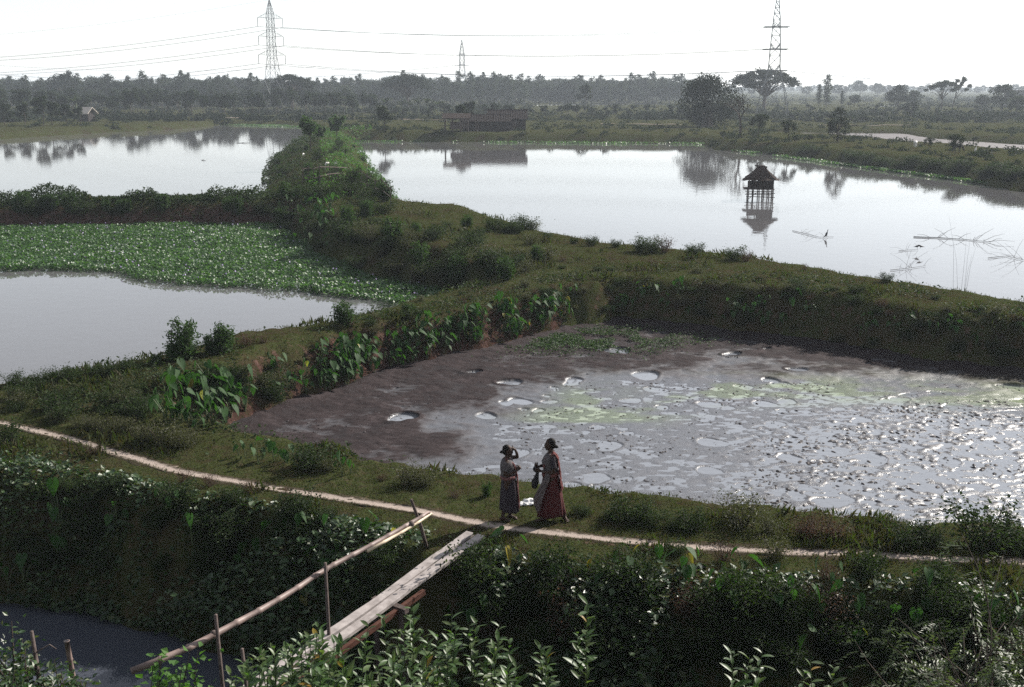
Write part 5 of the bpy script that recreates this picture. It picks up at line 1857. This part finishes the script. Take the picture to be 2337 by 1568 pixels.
bird(at(1884, 541, ZC + .08), .8, 0, 'cormorant perched upright on the forked branch')
bird(at(2092, 566, ZC + .25), .7, 0, 'left little bird on the small twig in the right pond', upright=False)
bird(at(2100, 566, ZC + .35), .7, 3, 'right little bird on the small twig in the right pond', upright=False)
bird(at(464, 454, ZA + .1), 1.3, 2.5, 'dark bird standing in the far left pond', upright=True)
bird(at(517, 454, ZA + .3), .9, 0, 'small dark bird on the twig in the far left pond', upright=False)
bird(at(2224, 345, .3) * 0 + G(2224, 349), 1.5, .5, 'white egret on the far right dike', M_WHITE)


def goat(p, s, rz, label, m, graze=True):
    e = empty('goat', p, rz, s)
    tag(e, label, 'goat')
    mb = MB()
    caps(mb, [(-.30, 0, .55), (-.05, 0, .53), (.24, 0, .56)], [.145, .155, .15])
    if graze:
        caps(mb, [(.28, 0, .60), (.42, 0, .52), (.50, 0, .36)], [.10, .075, .065]); hd = Vector((.55, 0, .24)); hdir = Vector((.10, 0, -.16))
    else:
        caps(mb, [(.28, 0, .60), (.38, 0, .72), (.43, 0, .82)], [.10, .075, .065]); hd = Vector((.50, 0, .86)); hdir = Vector((.17, 0, -.07))
    caps(mb, [hd - hdir * .3, hd + hdir * .7], [.07, .042], 8)
    for y in (-1, 1):
        caps(mb, [hd - hdir * .3 + Vector((0, y * .05, .03)), hd - hdir * .6 + Vector((-.02, y * .13, -.02))], [.022, .012], 6)
        caps(mb, [(.22, y * .085, .48), (.23, y * .085, .26), (.21, y * .085, .03)], [.055, .032, .026], 8)
        caps(mb, [(-.30, y * .09, .50), (-.24, y * .09, .34), (-.36, y * .09, .22), (-.32, y * .09, .03)], [.08, .05, .03, .026], 8)
    caps(mb, [(-.43, 0, .60), (-.50, 0, .66)], [.03, .015], 6)
    fuse(mb, 'body', m, .02, e, 3)
    mb = MB()
    for y in (-1, 1): mb.tube([hd - hdir * .5 + Vector((0, y * .03, .05)), hd - hdir * .9 + Vector((-.06, y * .05, .12))], [.016, .005], 5)
    mb.build('horns', M_POST, e)


goat(G(747, 381), .62, 4.3, 'left white goat grazing on the long dike', M_WHITE)
goat(G(766, 381), .62, 5.2, 'right white goat on the long dike', M_WHITE, False)
goat(G(692, 357), .5, 4.6, 'small white goat under the bushy tree', M_WHITE)
goat(G(2182, 348), 1.5, 0.05, 'black goat grazing on the far right dike', M_BLACK)
goat(G(2088, 336), 1.2, 1.0, 'pale goat lying beyond the far right dike', M_WHITE)


# ------------------------------------------------------------------ the two women
def cloth_mat(name, c1, c2, trans=.0, scale=14):
    m, n, l, p = mat(name)
    t = noise(n, l, scale, 4, 'obj')
    r = ramp(n, [(.35, c1), (.65, c2)]); l.new(t.outputs[0], r.inputs[0])
    l.new(r.outputs[0], p.inputs['Base Color'])
    p.inputs['Roughness'].default_value = .85; p.inputs['Specular IOR Level'].default_value = .2
    if trans:
        tr = n.new('ShaderNodeBsdfTranslucent'); l.new(r.outputs[0], tr.inputs[0])
        mx = n.new('ShaderNodeMixShader'); mx.inputs[0].default_value = trans
        l.new(p.outputs[0], mx.inputs[1]); l.new(tr.outputs[0], mx.inputs[2]); l.new(mx.outputs[0], n['Material Output'].inputs[0])
    return m


C_GREY = cloth_mat('pale_grey_cloth', (.062, .055, .058), (.095, .083, .087), .12)
C_DARK = cloth_mat('dark_plum_cloth', (.022, .018, .023), (.038, .029, .037), .08)
C_PINK = cloth_mat('dusty_pink_cloth', (.13, .055, .056), (.19, .09, .088), .3)
C_RED = cloth_mat('maroon_cloth', (.05, .011, .012), (.085, .022, .022), .15)
C_ROSE = cloth_mat('rose_drape', (.14, .045, .043), (.21, .08, .075), .35)
C_SHEER = cloth_mat('sheer_pale_cloth', (.17, .14, .143), (.24, .2, .2), .5)
C_BAG = cloth_mat('black_bag_cloth', (.012, .011, .013), (.025, .022, .026))
C_LINEN = cloth_mat('white_linen', (.6, .6, .6), (.75, .75, .75))


def hand(mb, w, d, side, curl=.5, s=1.0, flat=False):
    """palm with five unequal bent fingers, from wrist w along d"""
    w = Vector(w); d = Vector(d).normalized()
    up = Vector(side).normalized(); up = (up - d * up.dot(d)).normalized()
    nrm = d.cross(up)
    pc = w + d * .045 * s
    caps(mb, [w, pc, w + d * .08 * s], [.023 * s, .030 * s, .027 * s], 8)
    for y in (-1, 1): caps(mb, [w + d * .02 * s + up * y * .014 * s, w + d * .078 * s + up * y * .026 * s], [.018 * s, .014 * s], 8)
    for k, ln in enumerate((.066, .074, .07, .054)):
        b = w + d * .082 * s + up * (.030 - .020 * k) * s
        m_ = b + (d * (1 - curl * .4) - nrm * curl * .5).normalized() * ln * .52 * s
        t_ = m_ + (d * (1 - curl * 1.25) - nrm * curl * 1.1).normalized() * ln * .5 * s
        caps(mb, [b, m_, t_], [.0095 * s, .0085 * s, .0075 * s], 7)
    b = w + d * .028 * s + up * .026 * s
    m_ = b + (d * .6 + up * .75 - nrm * .3).normalized() * .036 * s
    caps(mb, [b, m_, m_ + (d * .8 + up * .15 - nrm * .5).normalized() * .03 * s], [.012 * s, .011 * s, .009 * s], 7)


def foot(mb, an, d, s=1.0):
    an = Vector(an); d = Vector((d[0], d[1], 0)).normalized(); sd = Vector((-d.y, d.x, 0))
    heel = Vector((an.x, an.y, 0)) - d * .045 * s + Vector((0, 0, .03))
    ball_ = Vector((an.x, an.y, 0)) + d * .125 * s + Vector((0, 0, .024))
    caps(mb, [an, an + d * .02 - Vector((0, 0, an.z * .55))], [.038 * s, .036 * s], 8)
    caps(mb, [heel, Vector((an.x, an.y, .045)) + d * .03, ball_], [.032 * s, .038 * s, .027 * s], 8)
    caps(mb, [ball_ - sd * .018, ball_ + sd * .022], [.024 * s, .024 * s], 8)
    for k in range(5):
        b = ball_ + sd * (-.026 + .014 * k) * s
        caps(mb, [b, b + d * (.045 - .004 * k) * s - Vector((0, 0, .008))], [.0105, .009], 6)


def head(mb, c, f, s=1.0):
    """skull, face, nose, lips, chin, ears; f = facing direction"""
    c = Vector(c); f = Vector(f).normalized(); sd = Vector((-f.y, f.x, 0)).normalized(); up = sd.cross(f) * -1
    up = f.cross(sd)
    if up.z < 0: up = -up
    rt = Matrix((f, sd, up)).transposed()
    P = lambda a, b, z: c + f * a * s + sd * b * s + up * z * s
    mb.ball(P(-.012, 0, .022), (.093 * s, .074 * s, .092 * s), 16, 12, rt)
    mb.ball(P(.026, 0, -.035), (.064 * s, .060 * s, .082 * s), 14, 10, rt)
    caps(mb, [P(.055, 0, -.098), P(.070, 0, -.100)], [.024 * s, .017 * s], 8)
    caps(mb, [P(.088, 0, .012), P(.104, 0, -.022), P(.100, 0, -.034)], [.010 * s, .013 * s, .014 * s], 8)
    for y in (-1, 1):
        mb.ball(P(.094, y * .011, -.036), .0085 * s, 8, 6)
        caps(mb, [P(.078, y * .022, .020), P(.070, y * .046, .018)], [.012 * s, .009 * s], 8)
        mb.ball(P(.066, y * .036, -.032), .020 * s, 8, 6)
        mb.ball(P(-.004, y * .076, -.010), (.022 * s, .010 * s, .030 * s), 8, 6, rt)
    caps(mb, [P(.084, -.020, -.064), P(.090, 0, -.064), P(.084, .020, -.064)], [.007 * s, .010 * s, .007 * s], 8)
    caps(mb, [P(.080, -.015, -.075), P(.086, 0, -.076), P(.080, .015, -.075)], [.007 * s, .010 * s, .007 * s], 8)
    return P, rt


def eyes(e, P, s):
    for y in (-1, 1):
        MB().ball(P(.080, y * .030, .004), (.011 * s, .012 * s, .008 * s), 10, 8).build('eye', M_HAIR, e, True)


def hair(e, P, rt, s, bun):
    mb = MB()
    mb.ball(P(-.026, 0, .030), (.090 * s, .080 * s, .090 * s), 18, 12, rt)
    mb.ball(P(-.050, 0, -.020), (.060 * s, .070 * s, .075 * s), 14, 10, rt)
    caps(mb, [P(-.09, 0, bun - .005), P(-.125, 0, bun - .018), P(-.16, 0, bun - .03)], [.034 * s, .034 * s, .014 * s], 10)
    fuse(mb, 'hair', M_HAIR, .011, e, 3)


def loft(rings, n=40, open_=True):
    """rings of (cx, cy, z, rx, ry, pleat, phase) -> tube surface"""
    V, F = [], []
    for (cx, cy, z, rx, ry, pl, ph, zt) in rings:
        for k in range(n):
            t = 2 * math.pi * k / n
            w = 1 + pl * (.6 * math.sin(9 * t + ph) + .4 * math.sin(14 * t - 1.7 * ph) + .5 * math.sin(4 * t + .6 * ph))
            V.append((cx + rx * w * math.cos(t), cy + ry * w * math.sin(t), z + zt * math.cos(t) + .012 * pl * 8 * math.sin(5 * t + ph)))
    for i in range(len(rings) - 1):
        for k in range(n):
            k2 = (k + 1) % n
            F.append((i * n + k, i * n + k2, (i + 1) * n + k2, (i + 1) * n + k))
    return V, F


def garment(name, rings, m, parent, n=48, thick=.007):
    V, F = loft(rings, n)
    o = MB().add(V, F).build(name, m, parent, True)
    md = o.modifiers.new('thickness', 'SOLIDIFY'); md.thickness = thick; md.offset = 1
    return o


def sheet(name, rows, m, parent, thick=.005, nu=14):
    """a hanging cloth: rows of (left point, right point); wavy between"""
    V, F = [], []
    for i, (a, b) in enumerate(rows):
        a, b = Vector(a), Vector(b)
        nrm = (b - a).cross(Vector((0, 0, 1)))
        nrm = nrm.normalized() if nrm.length > 1e-6 else Vector((0, 1, 0))
        for k in range(nu + 1):
            q = k / nu
            V.append(a.lerp(b, q) + nrm * (.012 * math.sin(q * 13 + i * .55) + .008 * math.sin(q * 23 - i)))
    for i in range(len(rows) - 1):
        for k in range(nu):
            b = i * (nu + 1) + k
            F.append((b, b + 1, b + nu + 2, b + nu + 1))
    o = MB().add(V, F).build(name, m, parent, True)
    md = o.modifiers.new('thickness', 'SOLIDIFY'); md.thickness = thick
    return o


def smooth_rows(keys, n):
    out = []
    for i in range(n + 1):
        q = i / n * (len(keys) - 1); j = min(len(keys) - 2, int(q)); f = q - j; f = f * f * (3 - 2 * f)
        out.append((Vector(keys[j][0]).lerp(Vector(keys[j + 1][0]), f), Vector(keys[j][1]).lerp(Vector(keys[j + 1][1]), f)))
    return out


def left_woman():
    g = G(1161, 1186); g.z = hz(g.x, g.y)
    e = empty('person', g, 0, (.97, .97, 1.04))
    tag(e, 'woman in a dark skirt and pale top shading her eyes with one hand', 'person')
    mb = MB()
    # torso (local x = right in the picture, which is the way she faces)
    caps(mb, [(-.01, 0, .80), (-.02, 0, .90), (-.035, 0, 1.03), (-.03, 0, 1.14), (-.035, 0, 1.19)], [.125, .108, .112, .105, .075], 14)
    for y in (-1, 1):
        caps(mb, [(-.01, y * .06, .80), (-.02, y * .05, .95), (-.035, y * .075, 1.10), (-.035, y * .115, 1.175)], [.11, .095, .095, .058], 12)
        mb.ball((.055, y * .062, 1.055), .055, 12, 8)
    caps(mb, [(-.04, 0, 1.18), (-.035, 0, 1.25), (-.03, 0, 1.30)], [.062, .048, .048], 12)
    P, rt = head(mb, (-.022, 0, 1.372), (1, -.12, -.05), .98)
    # legs
    caps(mb, [(-.02, -.075, .78), (-.055, -.07, .45), (-.125, -.06, .09)], [.095, .06, .037], 12); foot(mb, (-.125, -.06, .085), (.9, -.5))
    caps(mb, [(.0, .075, .78), (.05, .07, .45), (.02, .06, .09)], [.095, .06, .037], 12); foot(mb, (.02, .05, .085), (.95, -.35))
    # far arm lifted to the brow
    caps(mb, [(-.03, .145, 1.175), (.075, .17, 1.185), (.17, .13, 1.205)], [.048, .042, .035], 10)
    caps(mb, [(.17, .13, 1.205), (.158, .06, 1.30), (.125, .02, 1.385)], [.035, .031, .022], 10)
    hand(mb, (.125, .02, 1.385), (-.75, -.15, .30), (0, 1, .4), .35)
    # near arm bent forward
    caps(mb, [(-.045, -.15, 1.165), (-.075, -.175, 1.03), (-.065, -.165, .925)], [.048, .041, .034], 10)
    caps(mb, [(-.065, -.165, .925), (.05, -.15, .965), (.15, -.12, 1.02)], [.034, .030, .021], 10)
    hand(mb, (.15, -.12, 1.02), (.65, .2, .55), (-.4, .2, .7), .95)
    fuse(mb, 'body', M_SKIN, .0075, e, 4)
    eyes(e, P, .98)
    hair(e, P, rt, .98, -.02)
    # blouse with short sleeve, wrapped skirt, pink end over the shoulder
    garment('blouse', [(-.012, 0, .84, .145, .155, .02, 1, 0), (-.02, 0, .92, .13, .145, .02, 1, 0), (-.025, 0, 1.0, .142, .155, .015, 1, 0), (-.022, 0, 1.07, .150, .168, .01, 1, 0), (-.035, 0, 1.13, .128, .182, .01, 1, 0), (-.04, 0, 1.185, .10, .168, .0, 1, 0), (-.04, 0, 1.225, .072, .085, .0, 1, 0)], C_GREY, e)
    for y, pts in ((-1, [(-.045, -.14, 1.18), (-.062, -.168, 1.10), (-.075, -.178, 1.03)]), (1, [(-.035, .13, 1.18), (.02, .158, 1.183), (.07, .17, 1.187)])):
        MB().tube(pts, [.062, .058, .055], 12, False).build('sleeve', C_GREY, e, True)
    R_ = []
    for i in range(13):
        q = i / 12
        R_.append((-.008 + .012 * q, 0, .885 - .70 * q, .138 + .052 * q + .012 * math.sin(q * 3), .158 - .012 * q + .02 * q * q, .012 + .075 * q * q, 1.2 + q * .9, -.03 * q * q))
    garment('skirt', R_, C_DARK, e)
    garment('waist_roll', [(-.012, 0, .835, .150, .168, .03, 2, .01), (-.012, 0, .865, .162, .178, .04, 2.3, .01), (-.012, 0, .90, .150, .166, .03, 2.6, .01)], C_PINK, e)
    sheet('shoulder_cloth', smooth_rows([((-.11, -.085, 1.10), (-.125, -.02, 1.10)), ((-.05, -.10, 1.235), (-.05, -.045, 1.243)), ((.075, -.10, 1.14), (.085, -.04, 1.15)), ((.135, -.085, 1.02), (.142, -.02, 1.03)), ((.150, -.06, .93), (.150, .02, .93)), ((.165, -.05, .84), (.165, .03, .84)), ((.178, -.05, .55), (.185, .05, .55)), ((.198, -.06, .22), (.205, .06, .24))], 40), C_PINK, e, .006)


def right_woman():
    g = G(1255, 1187); g.z = hz(g.x, g.y)
    e = empty('person', g, 0, (.98, .95, 1.06))
    tag(e, 'woman walking in a maroon sari with a rose drape hanging behind', 'person')
    mb = MB()
    # she faces left (-x)
    caps(mb, [(.0, 0, .86), (.005, 0, .97), (.0, 0, 1.09), (-.005, 0, 1.22), (.005, 0, 1.28)], [.135, .115, .118, .112, .08], 14)
    for y in (-1, 1):
        caps(mb, [(.005, y * .065, .86), (.0, y * .055, 1.0), (.0, y * .08, 1.16), (.01, y * .125, 1.255)], [.118, .10, .10, .06], 12)
        mb.ball((-.095, y * .065, 1.13), .06, 12, 8)
    caps(mb, [(.015, 0, 1.27), (.005, 0, 1.345), (-.005, 0, 1.40)], [.065, .05, .05], 12)
    P, rt = head(mb, (-.018, 0, 1.478), (-1, .10, -.03), 1.02)
    caps(mb, [(.0, -.075, .84), (-.075, -.07, .47), (-.145, -.06, .095)], [.10, .064, .038], 12); foot(mb, (-.145, -.06, .088), (-.95, -.25))
    caps(mb, [(.01, .07, .84), (.16, .06, .48), (.275, .03, .13)], [.10, .064, .038], 12); foot(mb, (.285, .02, .095), (.35, -.85))
    # near arm bent across the waist
    caps(mb, [(.02, -.155, 1.25), (.055, -.19, 1.11), (.045, -.185, .99)], [.050, .044, .036], 10)
    caps(mb, [(.045, -.185, .99), (-.08, -.165, .985), (-.20, -.12, 1.0)], [.036, .031, .022], 10)
    hand(mb, (-.20, -.12, 1.0), (-.8, .15, .22), (.2, -.2, .8), .95)
    # far arm forward, carrying the bag
    caps(mb, [(.0, .15, 1.25), (-.06, .18, 1.12), (-.10, .17, 1.02)], [.050, .044, .036], 10)
    caps(mb, [(-.10, .17, 1.02), (-.18, .10, 1.03), (-.245, .03, 1.03)], [.036, .031, .022], 10)
    hand(mb, (-.245, .03, 1.03), (-.6, -.3, .5), (.2, .5, .6), .95)
    fuse(mb, 'body', M_SKIN, .0075, e, 4)
    eyes(e, P, 1.02)
    hair(e, P, rt, 1.02, -.03)
    garment('blouse', [(.0, 0, .92, .150, .165, .02, 1, 0), (.0, 0, 1.0, .138, .152, .02, 1, 0), (-.006, 0, 1.08, .150, .163, .015, 1, 0), (-.012, 0, 1.15, .162, .178, .01, 1, 0), (.0, 0, 1.215, .14, .195, .01, 1, 0), (.008, 0, 1.27, .108, .182, .0, 1, 0), (.01, 0, 1.312, .076, .09, 0, 1, 0)], C_GREY, e)
    MB().tube([(.02, -.145, 1.265), (.042, -.182, 1.16), (.055, -.192, 1.08)], [.066, .062, .058], 12, False).build('sleeve', C_DARK, e, True)
    MB().tube([(.0, .14, 1.265), (-.04, .172, 1.17), (-.065, .182, 1.11)], [.066, .062, .058], 12, False).build('sleeve', C_DARK, e, True)
    R_ = []
    for i in range(15):
        q = i / 14
        R_.append((.005 + .02 * q, 0, .94 - .84 * q, .145 + .125 * q + .01 * math.sin(q * 3), .165 + .02 * q, .012 + .09 * q * q, .4 + q * 1.3, .02 * q))
    garment('skirt', R_, C_RED, e)
    garment('waist_roll', [(.0, 0, .885, .158, .176, .03, 2, .015), (.0, 0, .92, .170, .186, .04, 2.3, .015), (.0, 0, .965, .155, .170, .03, 2.6, .015)], C_ROSE, e)
    # rose drape over the shoulder, hanging behind
    sheet('shoulder_drape', smooth_rows([((-.14, -.14, 1.05), (-.15, .02, 1.08)), ((-.09, -.13, 1.24), (-.07, -.02, 1.28)), ((.06, -.14, 1.325), (.06, -.03, 1.345)), ((.135, -.16, 1.24), (.14, -.02, 1.25)), ((.165, -.16, 1.05), (.17, .0, 1.05)), ((.185, -.15, .85), (.20, .03, .85)), ((.20, -.14, .70), (.235, .05, .69)), ((.19, -.13, .585), (.25, .05, .60))], 40), C_ROSE, e, .006)
    # sheer end blowing forward at the front
    sheet('sheer_end', smooth_rows([((-.10, -.17, .98), (.0, -.195, .96)), ((-.16, -.20, .84), (-.04, -.215, .82)), ((-.25, -.21, .68), (-.11, -.22, .64)), ((-.35, -.20, .50), (-.17, -.22, .46)), ((-.33, -.18, .36), (-.22, -.21, .28)), ((-.30, -.17, .30), (-.26, -.19, .20))], 30), C_SHEER, e, .003)
    # cloth bag held in the fist: a thing of its own
    b = empty('cloth_bag', g + Vector((-.27, -.02, .70)))
    tag(b, 'dark cloth bag hanging from the hand of the walking woman', 'bag')
    mb = MB()
    caps(mb, [(.02, .02, .30), (.0, .0, .21), (-.03, 0, .10), (-.04, 0, .02)], [.03, .045, .075, .062], 12)
    mb.ball((-.02, .02, .36), (.06, .045, .065), 10, 8)
    fuse(mb, 'bag_body', C_BAG, .013, b, 3)
    MB().tube([(.02, .03, .28), (.012, .06, .345), (.02, .03, .37)], .008, 6).build('handle', C_BAG, b)


left_woman()
right_woman()
# folded washing on the grass behind them
p = G(1205, 1150)
e = empty('white_cloth', p, .15)
tag(e, 'crumpled white cloth lying on the grass between the two women', 'cloth')
for k, (x, y, w, d, z) in enumerate([(-.02, 0, .34, .16, .045), (.05, .06, .30, .14, .09), (.22, .02, .22, .14, .05)]):
    V, F = [], []
    nx, ny = 12, 6
    for j in range(ny + 1):
        for i in range(nx + 1):
            a, b = i / nx * 2 - 1, j / ny * 2 - 1
            V.append((x + a * w / 2 + .01 * math.sin(b * 5 + k), y + b * d / 2 + .012 * math.sin(a * 7 + k), z * (1 - max(abs(a), abs(b)) ** 3 * .85) + .012 * math.sin(a * 11 + b * 4 + k)))
    for j in range(ny):
        for i in range(nx):
            q = j * (nx + 1) + i
            F.append((q, q + 1, q + nx + 2, q + nx + 1))
    MB().add(V, F).build('fold', C_LINEN, e, True)


# ------------------------------------------------------------------ labels that tell look-alikes apart
ORDW = 'first second third fourth fifth sixth seventh eighth ninth tenth eleventh twelfth thirteenth fourteenth fifteenth sixteenth seventeenth eighteenth nineteenth twentieth'.split()
BYORD = {'small bushes on the left dike crest', 'feathery bushes beside the footpath', 'saplings on the right dike', 'bushes outlined along the right dike crest', 'small taro along the grass edge', 'reddish shrubs by the sprigs', 'bushes on the ditch side verge', 'banana plants before the treeline', 'taro on the eroded bank'}
FARX = [(600, 'left of the left pylon'), (930, 'right of the left pylon'), (1335, 'past the wide rain tree'), (1600, 'left of the banyan'), (9999, 'right of the banyan')]
groups = {}
for o in SC.objects:
    if o.parent is None and o.get('group') and o.get('category') not in ('cable',):
        groups.setdefault(o['group'], []).append(o)


def view_x(o):
    x, y, z = o.location
    dep = y * math.cos(PITCH) + (CAMZ - z) * math.sin(PITCH)
    return (512 + FPX * x / dep) * VS


for g, mem in groups.items():
    mem.sort(key=view_x)
    n = len(mem)
    far = sum(m.location.y for m in mem) / n > 200
    for i, o in enumerate(mem):
        if g in BYORD and n <= 20:
            o['label'] = o['label'] + ', ' + ORDW[i] + ' from left'
        elif far:
            o['label'] = o['label'] + ', ' + next(t for lim, t in FARX if view_x(o) < lim)
        elif n > 9:
            o['label'] = o['label'] + ', ' + ('left part' if i < n / 3 else 'middle part' if i < 2 * n / 3 else 'right part')
